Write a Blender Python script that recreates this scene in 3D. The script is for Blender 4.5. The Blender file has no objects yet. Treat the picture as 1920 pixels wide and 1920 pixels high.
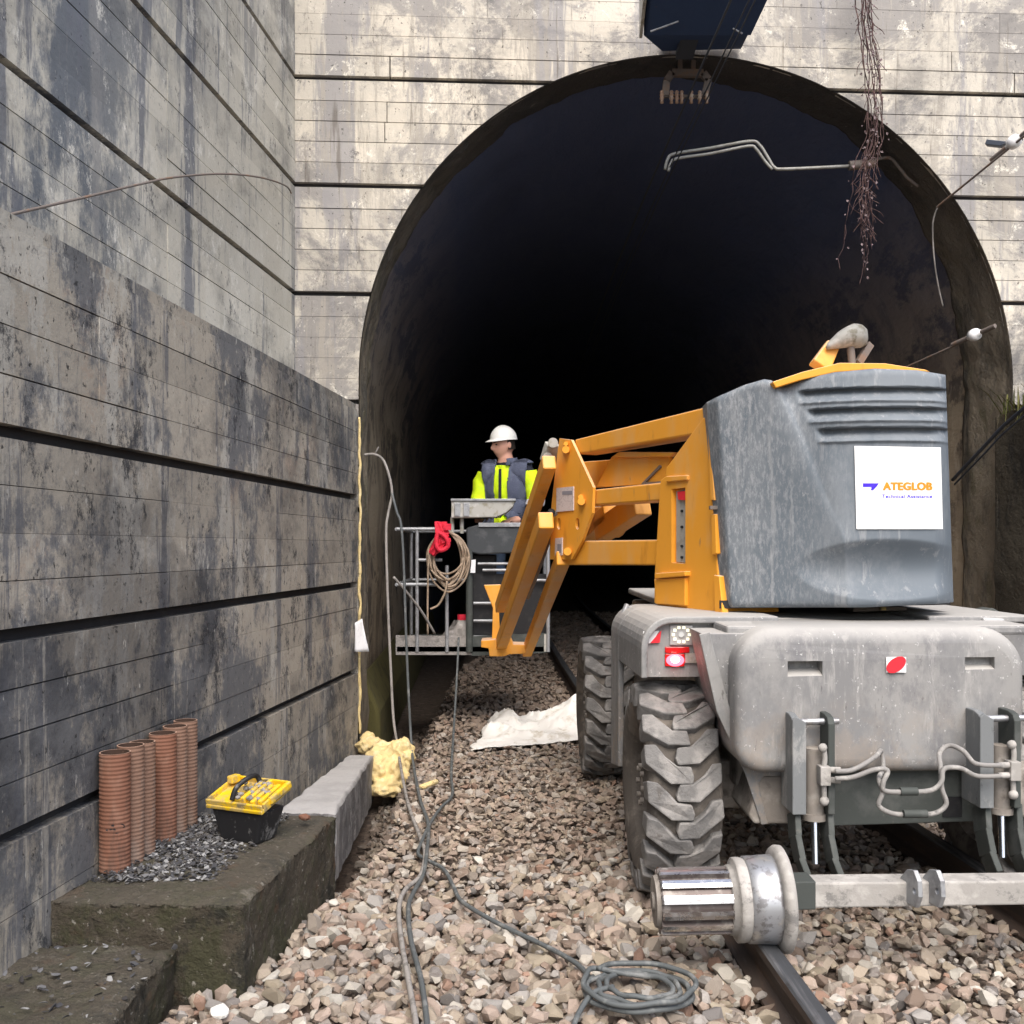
import bpy, bmesh, math, random
import numpy as np
from mathutils import Vector, Matrix, noise as mnoise
random.seed(7)
RNG = np.random.default_rng(11)
sc = bpy.context.scene
COL = sc.collection
R = math.radians
V = Vector

# ------------------------------------------------------------------ camera, sky, sun, exposure
FPX, CAMZ, HOR = 1900.0, 1.4, 1025.0
cam = bpy.data.cameras.new('camera')
cam.sensor_width = 36.0
cam.lens = 36.0 * FPX / 1920.0
cam.shift_y = (HOR - 960.0) / 1920.0
cam.clip_start, cam.clip_end = 0.05, 2000.0
camo = bpy.data.objects.new('camera', cam)
COL.objects.link(camo)
camo.location = (0, 0, CAMZ)
camo.rotation_euler = (R(90), 0, 0)
sc.camera = camo

TO_SUN = V((0.06, -0.78, 1.05)).normalized()
w = bpy.data.worlds.new('World')
sc.world = w
w.use_nodes = True
nt = w.node_tree
bg = nt.nodes['Background']
sky = nt.nodes.new('ShaderNodeTexSky')
sky.sky_type = 'NISHITA'
sky.sun_disc = False
sky.sun_elevation = math.asin(TO_SUN.z)
sky.sun_rotation = math.atan2(TO_SUN.x, TO_SUN.y)
sky.air_density, sky.dust_density, sky.ozone_density = 1.0, 3.0, 1.0
hsv = nt.nodes.new('ShaderNodeHueSaturation')
hsv.inputs['Saturation'].default_value = 0.8
nt.links.new(sky.outputs[0], hsv.inputs['Color'])
nt.links.new(hsv.outputs[0], bg.inputs[0])
bg.inputs[1].default_value = 0.13
sl = bpy.data.lights.new('sun', 'SUN')
sl.energy = 1.5
sl.angle = R(50)
sl.color = (1.0, 0.93, 0.84)
so = bpy.data.objects.new('sun', sl)
COL.objects.link(so)
so.rotation_euler = TO_SUN.to_track_quat('Z', 'Y').to_euler()
sc.view_settings.view_transform = 'Standard'
sc.view_settings.look = 'None'
sc.view_settings.gamma = 1.0
sc.view_settings.use_curve_mapping = False
sc.view_settings.exposure = 1.25

# ------------------------------------------------------------------ helpers
def P(px, py, Y):
    return V(((px - 960.0) / FPX * Y, Y, CAMZ + (HOR - py) / FPX * Y))

def G(px, py, z=0.0):
    Y = (CAMZ - z) * FPX / (py - HOR)
    return V(((px - 960.0) / FPX * Y, Y, z))

def fbm(v, oct=4):
    return mnoise.fractal(v, 1.0, 2.0, oct)

BASE = {}

def set_props(o, label=None, cat=None, group=None, kind=None):
    if label: o['label'] = label
    if cat: o['category'] = cat
    if group: o['group'] = group
    if kind: o['kind'] = kind
    return o

def thing(name, label, cat, loc=(0, 0, 0), group=None, kind=None):
    o = bpy.data.objects.new(name, None)
    o.empty_display_size = 0.1
    COL.objects.link(o)
    o.location = loc
    BASE[o.name] = V(loc)
    return set_props(o, label, cat, group, kind)

class MB:
    """collects geometry in world coordinates, links it as ONE mesh object"""
    def __init__(s):
        s.v, s.f, s.m, s.sm = [], [], [], []
    def add(s, vs, fs, mi=0, smooth=False):
        b = len(s.v)
        s.v += [tuple(p) for p in vs]
        for f in fs:
            s.f.append(tuple(b + i for i in f)); s.m.append(mi); s.sm.append(smooth)
        return s
    def box(s, c, size, rot=None, mi=0):
        hx, hy, hz = size[0] / 2, size[1] / 2, size[2] / 2
        vs = [V((x * hx, y * hy, z * hz)) for x in (-1, 1) for y in (-1, 1) for z in (-1, 1)]
        if rot is not None: vs = [rot @ p for p in vs]
        vs = [p + V(c) for p in vs]
        return s.add(vs, [(0, 1, 3, 2), (4, 6, 7, 5), (0, 4, 5, 1), (2, 3, 7, 6), (0, 2, 6, 4), (1, 5, 7, 3)], mi)
    def prism(s, poly, ext, mi=0):
        n = len(poly); ext = V(ext)
        poly = [V(p) for p in poly]
        nrm = V((0, 0, 0))
        for i in range(n):
            nrm += poly[i].cross(poly[(i + 1) % n])
        if nrm.dot(ext) > 0: poly = poly[::-1]
        vs = poly + [p + ext for p in poly]
        fs = [tuple(range(n)), tuple(range(2 * n - 1, n - 1, -1))]
        for i in range(n):
            j = (i + 1) % n
            fs.append((j, i, n + i, n + j))
        return s.add(vs, fs, mi)
    def beam(s, a, b, w1, h1, w2=None, h2=None, up=V((0, 0, 1)), mi=0):
        a, b = V(a), V(b)
        w2 = w1 if w2 is None else w2; h2 = h1 if h2 is None else h2
        d = (b - a).normalized()
        r = d.cross(up).normalized(); u = r.cross(d).normalized()
        vs = []
        for p, ww, hh in ((a, w1, h1), (b, w2, h2)):
            for sx, sy in ((-1, -1), (1, -1), (1, 1), (-1, 1)):
                vs.append(p + r * sx * ww / 2 + u * sy * hh / 2)
        return s.add(vs, [(3, 2, 1, 0), (4, 5, 6, 7), (0, 1, 5, 4), (1, 2, 6, 5), (2, 3, 7, 6), (3, 0, 4, 7)], mi)
    def cyl(s, a, b, r1, r2=None, n=20, mi=0, cap=True):
        a, b = V(a), V(b); r2 = r1 if r2 is None else r2
        d = (b - a).normalized()
        t = V((0, 0, 1)) if abs(d.z) < 0.9 else V((1, 0, 0))
        x = d.cross(t).normalized(); y = d.cross(x)
        vs = []
        for p, r in ((a, r1), (b, r2)):
            for i in range(n):
                t = 2 * math.pi * i / n
                vs.append(p + x * math.cos(t) * r + y * math.sin(t) * r)
        s.add(vs, [(i, (i + 1) % n, n + (i + 1) % n, n + i) for i in range(n)], mi, True)
        if cap:
            s.add(vs[:n], [tuple(range(n - 1, -1, -1))], mi); s.add(vs[n:], [tuple(range(n))], mi)
        return s
    def lathe(s, a, axis, prof, n=32, mi=0, smooth=True):
        a = V(a); d = V(axis).normalized()
        t = V((0, 0, 1)) if abs(d.z) < 0.9 else V((1, 0, 0))
        x = d.cross(t).normalized(); y = d.cross(x)
        vs = []
        for h, r in prof:
            for i in range(n):
                t = 2 * math.pi * i / n
                vs.append(a + d * h + x * math.cos(t) * r + y * math.sin(t) * r)
        fs = []
        for k in range(len(prof) - 1):
            for i in range(n):
                j = (i + 1) % n
                fs.append((k * n + i, k * n + j, (k + 1) * n + j, (k + 1) * n + i))
        s.add(vs, fs, mi, smooth)
        return s
    def tube(s, pts, r, n=8, smooth_path=True, sub=6, mi=0, closed=False, jit=0.0):
        pts = [V(p) for p in pts]
        if smooth_path and len(pts) > 2:
            q = []
            m = len(pts)
            rng = range(m if closed else m - 1)
            for i in rng:
                if closed: p0, p1, p2, p3 = pts[(i - 1) % m], pts[i], pts[(i + 1) % m], pts[(i + 2) % m]
                else: p0, p1, p2, p3 = pts[max(i - 1, 0)], pts[i], pts[i + 1], pts[min(i + 2, m - 1)]
                for k in range(sub):
                    t = k / sub
                    q.append(0.5 * ((2 * p1) + (p2 - p0) * t + (2 * p0 - 5 * p1 + 4 * p2 - p3) * t * t + (3 * p1 - p0 - 3 * p2 + p3) * t ** 3))
            if not closed: q.append(pts[-1])
            pts = q
        if jit:
            pts = [p + V((random.uniform(-jit, jit), random.uniform(-jit, jit), random.uniform(-jit, jit))) for p in pts]
        m = len(pts)
        vs, nx = [], None
        for i, p in enumerate(pts):
            if closed: d = pts[(i + 1) % m] - pts[i - 1]
            else: d = pts[min(i + 1, m - 1)] - pts[max(i - 1, 0)]
            if d.length < 1e-9: d = V((0, 0, 1))
            d.normalize()
            if nx is None:
                t = V((0, 0, 1)) if abs(d.z) < 0.9 else V((1, 0, 0))
                nx = d.cross(t).normalized()
            else:
                nx = (nx - d * nx.dot(d)); nx.normalize()
            ny = d.cross(nx)
            rr = r(i / max(m - 1, 1)) if callable(r) else r
            for k in range(n):
                t = 2 * math.pi * k / n
                vs.append(p + nx * math.cos(t) * rr + ny * math.sin(t) * rr)
        fs = []
        for i in range(m if closed else m - 1):
            a, b = i * n, ((i + 1) % m) * n
            for k in range(n):
                l = (k + 1) % n
                fs.append((a + k, a + l, b + l, b + k))
        if not closed:
            fs.append(tuple(range(n - 1, -1, -1))); fs.append(tuple((m - 1) * n + k for k in range(n)))
        s.add(vs, fs, mi, True)
        return s
    def grid(s, fn, nu, nv, mi=0, smooth=True, closeu=False, flip=False):
        vs = [fn(i / (nu if closeu else nu - 1), j / (nv - 1)) for i in range(nu) for j in range(nv)]
        fs = []
        for i in range(nu if closeu else nu - 1):
            for j in range(nv - 1):
                a, b = i * nv + j, ((i + 1) % nu) * nv + j
                f = (a, b, b + 1, a + 1)
                fs.append(f[::-1] if flip else f)
        return s.add(vs, fs, mi, smooth)
    def blob(s, c, size, amp=0.25, freq=3.0, sub=3, seed=0.0, mi=0, smooth=True):
        bm = bmesh.new(); bmesh.ops.create_icosphere(bm, subdivisions=sub, radius=1.0)
        bm.verts.ensure_lookup_table()
        vs = []
        for q in bm.verts:
            d = q.co.normalized()
            k = 1.0 + amp * fbm(d * freq + V((seed, seed * 1.7, -seed)))
            vs.append(V(c) + V((d.x * size[0], d.y * size[1], d.z * size[2])) * k)
        fs = [tuple(q.index for q in f.verts) for f in bm.faces]
        bm.free()
        return s.add(vs, fs, mi, smooth)
    def build(s, name, mat, parent=None, bevel=0.0, segs=2, loc=None, clean=False, sub=0, **props):
        me = bpy.data.meshes.new(name)
        base = V((0, 0, 0))
        if parent is not None: base = BASE[parent.name]
        elif loc is not None: base = V(loc)
        me.from_pydata([(x - base.x, y - base.y, z - base.z) for x, y, z in s.v], [], s.f)
        mats = mat if isinstance(mat, (list, tuple)) else [mat]
        for m in mats: me.materials.append(m)
        me.polygons.foreach_set('material_index', s.m)
        me.polygons.foreach_set('use_smooth', s.sm)
        me.update()
        if clean:
            bm = bmesh.new(); bm.from_mesh(me)
            bmesh.ops.remove_doubles(bm, verts=bm.verts, dist=1e-5)
            bmesh.ops.recalc_face_normals(bm, faces=bm.faces)
            bm.to_mesh(me); bm.free()
        o = bpy.data.objects.new(name, me)
        COL.objects.link(o)
        if parent is not None: o.parent = parent
        else: o.location = base
        BASE[o.name] = base
        if bevel:
            b = o.modifiers.new('bevel', 'BEVEL'); b.width = bevel; b.segments = segs
            b.limit_method = 'ANGLE'; b.angle_limit = R(40)
        if sub:
            q = o.modifiers.new('sub', 'SUBSURF'); q.levels = sub; q.render_levels = sub
        return set_props(o, **props)

def bake(o):
    """apply modifiers of o into its mesh"""
    dg = bpy.context.evaluated_depsgraph_get()
    dg.update()
    me = bpy.data.meshes.new_from_object(o.evaluated_get(dg))
    o.modifiers.clear()
    old = o.data
    o.data = me
    bpy.data.meshes.remove(old)
    return o

def cut(o, mb):
    c = mb.build('cutter', [o.data.materials[0]], None, clean=True)
    c.location = -BASE[o.name] if o.parent else V((0, 0, 0))
    if o.parent: c.parent = o.parent
    m = o.modifiers.new('b', 'BOOLEAN'); m.operation = 'DIFFERENCE'; m.object = c; m.solver = 'EXACT'
    bake(o)
    me = c.data
    bpy.data.objects.remove(c); bpy.data.meshes.remove(me)
    return o

# ------------------------------------------------------------------ materials
def mat(name, base, layers=(), rough=0.8, metal=0.0, bump=None, spec=0.35, attr=None, rnd=0.0, emit=None, coat=0.0, rrange=None, up=None):
    m = bpy.data.materials.new(name); m.use_nodes = True
    t = m.node_tree; N = t.nodes; L = t.links
    bs = N['Principled BSDF']
    bs.inputs['Roughness'].default_value = rough
    bs.inputs['Metallic'].default_value = metal
    bs.inputs['Specular IOR Level'].default_value = spec
    bs.inputs['Coat Weight'].default_value = coat
    tc = N.new('ShaderNodeTexCoord')
    rgb = N.new('ShaderNodeRGB'); rgb.outputs[0].default_value = (*base, 1)
    cur = rgb.outputs[0]
    if attr:
        a = N.new('ShaderNodeAttribute'); a.attribute_name = attr; cur = a.outputs['Color']
    def tex(sc_, detail=6.0, rough_=0.6, kind='noise', dist=0.0, off=None):
        mp = N.new('ShaderNodeMapping'); mp.inputs['Scale'].default_value = sc_ if isinstance(sc_, tuple) else (sc_,) * 3
        if off: mp.inputs['Location'].default_value = off
        L.new(tc.outputs['Object'], mp.inputs[0])
        if kind == 'noise':
            n = N.new('ShaderNodeTexNoise'); n.inputs['Detail'].default_value = detail
            n.inputs['Roughness'].default_value = rough_; n.inputs['Distortion'].default_value = dist
            n.inputs['Scale'].default_value = 1.0
            L.new(mp.outputs[0], n.inputs['Vector'])
            return n.outputs[0]
        n = N.new('ShaderNodeTexVoronoi'); n.inputs['Scale'].default_value = 1.0
        L.new(mp.outputs[0], n.inputs['Vector'])
        return n.outputs['Distance']
    for i, l in enumerate(layers):
        fac = tex(l['sc'], l.get('detail', 6.0), l.get('rough', 0.6), l.get('kind', 'noise'), l.get('dist', 0.0), l.get('off', (i * 3.7, i * 1.3, i * 5.1)))
        mr = N.new('ShaderNodeMapRange'); mr.inputs['From Min'].default_value = l['lo']; mr.inputs['From Max'].default_value = l['hi']
        mr.inputs['To Max'].default_value = l.get('f', 1.0)
        mr.interpolation_type = 'SMOOTHSTEP'
        L.new(fac, mr.inputs['Value'])
        f = mr.outputs[0]
        if 'zr' in l:
            sp = N.new('ShaderNodeSeparateXYZ'); L.new(tc.outputs['Object'], sp.inputs[0])
            m2 = N.new('ShaderNodeMapRange'); m2.inputs['From Min'].default_value = l['zr'][0]; m2.inputs['From Max'].default_value = l['zr'][1]
            L.new(sp.outputs[l.get('ax', 2)], m2.inputs['Value'])
            mm = N.new('ShaderNodeMath'); mm.operation = 'MULTIPLY'
            L.new(f, mm.inputs[0]); L.new(m2.outputs[0], mm.inputs[1]); f = mm.outputs[0]
        mx = N.new('ShaderNodeMix'); mx.data_type = 'RGBA'; mx.blend_type = l.get('mode', 'MIX')
        L.new(f, mx.inputs[0]); L.new(cur, mx.inputs[6]); mx.inputs[7].default_value = (*l['col'], 1)
        cur = mx.outputs[2]
    if up:   # paler layer on upward faces, dust on the machine
        ge = N.new('ShaderNodeNewGeometry'); sp = N.new('ShaderNodeSeparateXYZ'); L.new(ge.outputs['Normal'], sp.inputs[0])
        m2 = N.new('ShaderNodeMapRange'); m2.inputs['From Min'].default_value = 0.3; m2.inputs['From Max'].default_value = 0.95
        m2.inputs['To Max'].default_value = up[1]
        L.new(sp.outputs[2], m2.inputs['Value'])
        mx = N.new('ShaderNodeMix'); mx.data_type = 'RGBA'
        L.new(m2.outputs[0], mx.inputs[0]); L.new(cur, mx.inputs[6]); mx.inputs[7].default_value = (*up[0], 1)
        cur = mx.outputs[2]
    if rnd:
        oi = N.new('ShaderNodeObjectInfo')
        mr = N.new('ShaderNodeMapRange'); mr.inputs['To Min'].default_value = 1 - rnd; mr.inputs['To Max'].default_value = 1 + rnd
        L.new(oi.outputs['Random'], mr.inputs['Value'])
        hs = N.new('ShaderNodeHueSaturation'); L.new(mr.outputs[0], hs.inputs['Value']); L.new(cur, hs.inputs['Color'])
        cur = hs.outputs[0]
    L.new(cur, bs.inputs['Base Color'])
    if rrange:
        f = tex(rrange[0], 5.0)
        mr = N.new('ShaderNodeMapRange'); mr.inputs['From Min'].default_value = 0.35; mr.inputs['From Max'].default_value = 0.65
        mr.inputs['To Min'].default_value = rrange[1]; mr.inputs['To Max'].default_value = rrange[2]
        L.new(f, mr.inputs['Value']); L.new(mr.outputs[0], bs.inputs['Roughness'])
    if bump:
        hs = None
        for b in (bump if isinstance(bump, list) else [bump]):
            f = tex(b[0], 8.0, 0.65)
            bn = N.new('ShaderNodeBump'); bn.inputs['Strength'].default_value = b[1]; bn.inputs['Distance'].default_value = b[2]
            L.new(f, bn.inputs['Height'])
            if hs: L.new(hs, bn.inputs['Normal'])
            hs = bn.outputs[0]
        L.new(hs, bs.inputs['Normal'])
    if emit:
        bs.inputs['Emission Color'].default_value = (*emit[0], 1); bs.inputs['Emission Strength'].default_value = emit[1]
    return m

def ly(col, sc_, lo, hi, f=1.0, **k):
    return dict(col=col, sc=sc_, lo=lo, hi=hi, f=f, **k)

CONC_BUMP = [((3, 3, 3), 0.35, 0.03), ((40, 40, 40), 0.35, 0.006)]
M = {}
M['conc_low'] = mat('dark stained board marked concrete', (0.36, 0.325, 0.27), [
    ly((0.34, 0.255, 0.195), (1.8, 1.8, 2.2), 0.56, 0.64, 0.5, detail=12, rough=0.78),
    ly((0.10, 0.107, 0.12), (0.95, 0.95, 0.75), 0.465, 0.545, 0.85, detail=14, rough=0.78),
    ly((0.42, 0.40, 0.355), (2.4, 2.4, 0.9), 0.535, 0.59, 0.8, detail=13, rough=0.80),
    ly((0.125, 0.128, 0.14), (5.0, 5.0, 0.42), 0.545, 0.595, 0.8, detail=11, rough=0.75),
    ly((0.42, 0.39, 0.335), (8.5, 8.5, 0.55), 0.585, 0.635, 0.7, detail=9, rough=0.74),
    ly((0.03, 0.032, 0.038), (2.8, 2.8, 1.9), 0.53, 0.59, 0.9, detail=15, rough=0.88),
    ly((0.52, 0.49, 0.44), (5.5, 5.5, 4.0), 0.565, 0.62, 0.7, detail=15, rough=0.9),
    ly((0.028, 0.028, 0.031), (6, 6, 4.5), 0.58, 0.63, 0.88, detail=15, rough=0.9),
    ly((0.42, 0.43, 0.46), (0.55, 0.55, 0.75), 0.47, 0.60, 0.9, detail=12, rough=0.72, mode='MULTIPLY', off=(2, 5, 1)),
    ly((0.55, 0.53, 0.48), (30, 30, 12), 0.65, 0.72, 0.6, detail=5),
    ly((0.022, 0.022, 0.022), (34, 34, 28), 0.63, 0.69, 0.9, detail=5)], rough=0.85, bump=CONC_BUMP, rnd=0.16)
M['conc_up'] = mat('pale board marked concrete with blue grey algae', (0.50, 0.475, 0.41), [
    ly((0.55, 0.53, 0.47), (1.4, 1.4, 0.7), 0.49, 0.58, 0.8, detail=10, rough=0.7),
    ly((0.085, 0.105, 0.135), (0.75, 0.75, 0.42), 0.44, 0.54, 0.88, detail=14, rough=0.78, zr=(-1.0, -2.8), ax=1),
    ly((0.14, 0.15, 0.175), (2.4, 2.4, 0.28), 0.535, 0.59, 0.85, detail=10, rough=0.72),
    ly((0.24, 0.24, 0.24), (6.5, 6.5, 0.5), 0.54, 0.60, 0.7, detail=9, rough=0.74),
    ly((0.06, 0.065, 0.08), (4, 4, 2.4), 0.56, 0.63, 0.88, detail=14, rough=0.86),
    ly((0.68, 0.66, 0.60), (4.5, 4.5, 2.6), 0.545, 0.60, 0.85, detail=15, rough=0.88),
    ly((0.42, 0.43, 0.46), (0.55, 0.55, 0.75), 0.47, 0.60, 0.9, detail=12, rough=0.72, mode='MULTIPLY', off=(7, 1, 4)),
    ly((0.05, 0.05, 0.055), (40, 40, 32), 0.645, 0.70, 0.85, detail=5)], rough=0.85, bump=CONC_BUMP, rnd=0.10)
M['conc_face'] = mat('pale weathered portal concrete', (0.50, 0.462, 0.395), [
    ly((0.62, 0.565, 0.475), (1.0, 1.0, 0.9), 0.47, 0.57, 0.8, detail=10),
    ly((0.225, 0.215, 0.21), (1.0, 1.0, 0.95), 0.46, 0.545, 0.8, detail=14, rough=0.80, dist=0.5),
    ly((0.28, 0.27, 0.27), (3.2, 3.2, 0.30), 0.53, 0.585, 0.85, detail=9, rough=0.7),
    ly((0.36, 0.33, 0.285), (9, 9, 0.8), 0.53, 0.59, 0.75, detail=9, rough=0.74),
    ly((0.10, 0.095, 0.095), (3.6, 3.6, 2.4), 0.56, 0.625, 0.88, detail=14, rough=0.88, dist=0.6),
    ly((0.74, 0.70, 0.61), (5.0, 5.0, 4.2), 0.56, 0.61, 0.88, detail=14, rough=0.86, dist=0.4),
    ly((0.42, 0.43, 0.46), (0.55, 0.55, 0.75), 0.52, 0.64, 0.85, detail=12, rough=0.72, mode='MULTIPLY', off=(3, 9, 6)),
    ly((0.13, 0.11, 0.09), (24, 24, 1.4), 0.60, 0.71, 0.65, detail=6),
    ly((0.075, 0.07, 0.065), (44, 44, 36), 0.635, 0.695, 0.85, detail=5)], rough=0.88, bump=CONC_BUMP, rnd=0.09)
M['conc_back'] = mat('recessed joint concrete', (0.035, 0.034, 0.036), [ly((0.07, 0.065, 0.06), 6.0, 0.5, 0.7, 0.6)], rough=0.95)
M['conc_ring'] = mat('mossy grey arch concrete', (0.25, 0.21, 0.155), [
    ly((0.075, 0.07, 0.06), (2.4, 2.4, 1.0), 0.46, 0.60, 0.85, detail=11, rough=0.76),
    ly((0.12, 0.11, 0.06), (5, 5, 3), 0.55, 0.68, 0.6),
    ly((0.045, 0.045, 0.05), (1.6, 1.6, 1.6), 0.20, 0.42, 0.9, zr=(2.9, 4.5), detail=9),
    ly((0.38, 0.35, 0.30), (9, 9, 4), 0.60, 0.70, 0.6, detail=10, rough=0.8)], rough=0.9, bump=[((5, 5, 5), 0.8, 0.06), ((40, 40, 40), 0.5, 0.01)])
M['lining'] = mat('tunnel lining with soot and painted veil', (0.42, 0.34, 0.24), [
    ly((0.24, 0.19, 0.14), (1.4, 1.4, 0.5), 0.46, 0.58, 0.85, detail=10, rough=0.7),
    ly((0.10, 0.083, 0.068), (5, 1.0, 1.2), 0.50, 0.58, 0.85, detail=10, rough=0.74),
    ly((0.52, 0.44, 0.33), (3, 3, 0.6), 0.57, 0.65, 0.7, detail=11, rough=0.78),
    ly((0.085, 0.115, 0.22), (0.8, 0.4, 0.6), 0.05, 0.32, 0.97, zr=(2.6, 4.3), detail=8),  # crown layer: soot, with a blue hazy veil painted into its colour
    ly((0.07, 0.085, 0.14), (0.7, 0.35, 0.5), 0.15, 0.36, 1.0, zr=(3.5, 13.0), ax=1)], rough=0.92, bump=[((3, 1.5, 3), 0.7, 0.08), ((25, 25, 25), 0.4, 0.012)])  # deeper layer: soot, fading light and the same blue veil painted in
M['moss'] = mat('mossy dark old concrete', (0.075, 0.062, 0.045), [
    ly((0.055, 0.055, 0.027), (5, 5, 5), 0.46, 0.58, 0.8, detail=12, rough=0.8),
    ly((0.20, 0.18, 0.15), (6, 6, 6), 0.55, 0.63, 0.8, detail=12, rough=0.82),
    ly((0.025, 0.025, 0.02), (4, 4, 3), 0.52, 0.62, 0.85, detail=12, rough=0.8),
    ly((0.10, 0.06, 0.035), (9, 9, 9), 0.58, 0.68, 0.7, detail=9),
    ly((0.34, 0.32, 0.28), (38, 38, 38), 0.62, 0.70, 0.75, detail=4)], rough=0.95, bump=[((9, 9, 9), 0.9, 0.05), ((55, 55, 55), 0.9, 0.018)], up=((0.15, 0.135, 0.11), 0.32))
M['slab'] = mat('bare grey concrete', (0.26, 0.25, 0.245), [
    ly((0.11, 0.105, 0.105), (4, 4, 4), 0.46, 0.58, 0.85, detail=12, rough=0.78),
    ly((0.46, 0.44, 0.42), (5, 5, 5), 0.56, 0.64, 0.8, detail=12, rough=0.8),
    ly((0.06, 0.055, 0.05), (22, 22, 22), 0.66, 0.74, 0.7, detail=3)], rough=0.9, bump=[((12, 12, 12), 0.6, 0.02), ((70, 70, 70), 0.4, 0.006)], up=((0.47, 0.46, 0.45), 0.65))
M['rock_right'] = mat('dark wet mossy wall', (0.05, 0.042, 0.03), [
    ly((0.10, 0.08, 0.05), (2.5, 2.5, 1.0), 0.5, 0.66, 0.8, detail=9),
    ly((0.014, 0.013, 0.012), (3, 3, 0.6), 0.48, 0.62, 0.9, detail=7),
    ly((0.16, 0.14, 0.10), (14, 14, 6), 0.66, 0.76, 0.5)], rough=0.95, bump=[((6, 6, 6), 0.9, 0.08), ((40, 40, 40), 0.6, 0.012)])
M['dirt'] = mat('rusty dirt bed', (0.10, 0.075, 0.058), [
    ly((0.17, 0.13, 0.105), (14, 14, 14), 0.5, 0.65, 0.8, detail=9),
    ly((0.04, 0.032, 0.028), (22, 22, 22), 0.52, 0.66, 0.9, detail=8)], rough=0.97, bump=[((45, 45, 45), 1.0, 0.02)])
M['grassland'] = mat('rough hillside grass', (0.06, 0.075, 0.03), [ly((0.10, 0.09, 0.05), 2.0, 0.45, 0.65, 0.8)], rough=0.95)
M['stone'] = mat('ballast stone', (0.3, 0.25, 0.2), [
    ly((0.55, 0.5, 0.45), (45, 45, 45), 0.56, 0.72, 0.35, detail=6),
    ly((0.10, 0.07, 0.05), (28, 28, 28), 0.54, 0.70, 0.55, detail=6)], rough=0.9, attr='tint', bump=((70, 70, 70), 0.45, 0.006))
M['rail'] = mat('rusty rail steel', (0.075, 0.058, 0.05), [ly((0.12, 0.08, 0.06), (20, 4, 20), 0.5, 0.66, 0.8), ly((0.16, 0.15, 0.15), (60, 6, 60), 0.58, 0.7, 0.5)], rough=0.7, metal=0.3, bump=((60, 20, 60), 0.3, 0.004))
M['railtop'] = mat('worn rail head', (0.10, 0.105, 0.115), [ly((0.26, 0.26, 0.27), (40, 1.5, 40), 0.5, 0.66, 0.7), ly((0.06, 0.05, 0.045), (15, 9, 15), 0.55, 0.7, 0.7)], rough=0.5, metal=0.6)
M['orange'] = mat('boom orange paint', (0.78, 0.335, 0.030), [
    ly((0.70, 0.38, 0.13), (4, 4, 2.0), 0.46, 0.66, 0.65, detail=8),
    ly((0.50, 0.19, 0.02), (9, 9, 3), 0.58, 0.72, 0.5, detail=8),
    ly((0.30, 0.17, 0.09), (30, 30, 8), 0.64, 0.76, 0.6, detail=6)], rough=0.55, spec=0.4, bump=((50, 50, 50), 0.08, 0.004), up=((0.66, 0.50, 0.38), 0.8))
M['shroud'] = mat('dusty slate grey plastic', (0.125, 0.148, 0.172), [
    ly((0.185, 0.205, 0.225), (3.5, 3.5, 1.6), 0.44, 0.60, 0.8, detail=11, rough=0.74),
    ly((0.28, 0.29, 0.30), (26, 26, 1.8), 0.54, 0.64, 0.6, detail=8, rough=0.7),
    ly((0.36, 0.37, 0.385), (70, 70, 24), 0.46, 0.62, 0.75, detail=10, rough=0.8, zr=(0.05, -0.40), ax=0),
    ly((0.42, 0.42, 0.42), (9, 9, 6), 0.585, 0.66, 0.55, detail=10, rough=0.8),
    ly((0.46, 0.46, 0.45), (40, 40, 3), 0.68, 0.78, 0.55, detail=4)], rough=0.62, spec=0.35, bump=((80, 80, 30), 0.12, 0.003))
M['grey'] = mat('dusty light grey chassis paint', (0.195, 0.195, 0.197), [
    ly((0.285, 0.28, 0.272), (3.5, 3.5, 2), 0.45, 0.60, 0.85, detail=11, rough=0.72),
    ly((0.15, 0.15, 0.16), (5, 5, 2.6), 0.535, 0.63, 0.6, detail=11, rough=0.76),
    ly((0.38, 0.37, 0.355), (11, 11, 1.6), 0.55, 0.64, 0.55, detail=9, rough=0.75),
    ly((0.50, 0.485, 0.46), (4.5, 4.5, 4.5), 0.60, 0.66, 0.65, detail=14, rough=0.88),
    ly((0.58, 0.57, 0.56), (14, 14, 14), 0.59, 0.645, 0.8, detail=12, rough=0.86),
    ly((0.62, 0.61, 0.60), (55, 55, 48), 0.635, 0.69, 0.65, detail=5),
    ly((0.31, 0.255, 0.205), (4, 4, 3), 0.47, 0.60, 0.75, detail=11, rough=0.78, zr=(0.90, 0.50)),
    ly((0.075, 0.07, 0.065), (9, 9, 7), 0.61, 0.67, 0.7, detail=13, rough=0.84),
    ly((0.07, 0.065, 0.06), (50, 50, 12), 0.66, 0.73, 0.6, detail=4)], rough=0.68, spec=0.35, bump=[((60, 60, 60), 0.12, 0.003), ((9, 9, 9), 0.10, 0.012)], up=((0.45, 0.435, 0.41), 0.7))
M['cheek'] = mat('scraped slate steel', (0.17, 0.18, 0.185), [ly((0.32, 0.32, 0.31), (9, 9, 4), 0.50, 0.62, 0.8, detail=11, rough=0.8), ly((0.06, 0.065, 0.065), (12, 12, 6), 0.56, 0.66, 0.8, detail=11, rough=0.8)], rough=0.6, bump=((40, 40, 40), 0.2, 0.004))
M['mud'] = mat('muddy grey steel', (0.24, 0.215, 0.19), [
    ly((0.36, 0.33, 0.295), (9, 9, 9), 0.48, 0.62, 0.8, detail=9),
    ly((0.11, 0.095, 0.085), (14, 14, 14), 0.56, 0.68, 0.7, detail=9)], rough=0.85, bump=((50, 50, 50), 0.35, 0.006))
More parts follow.
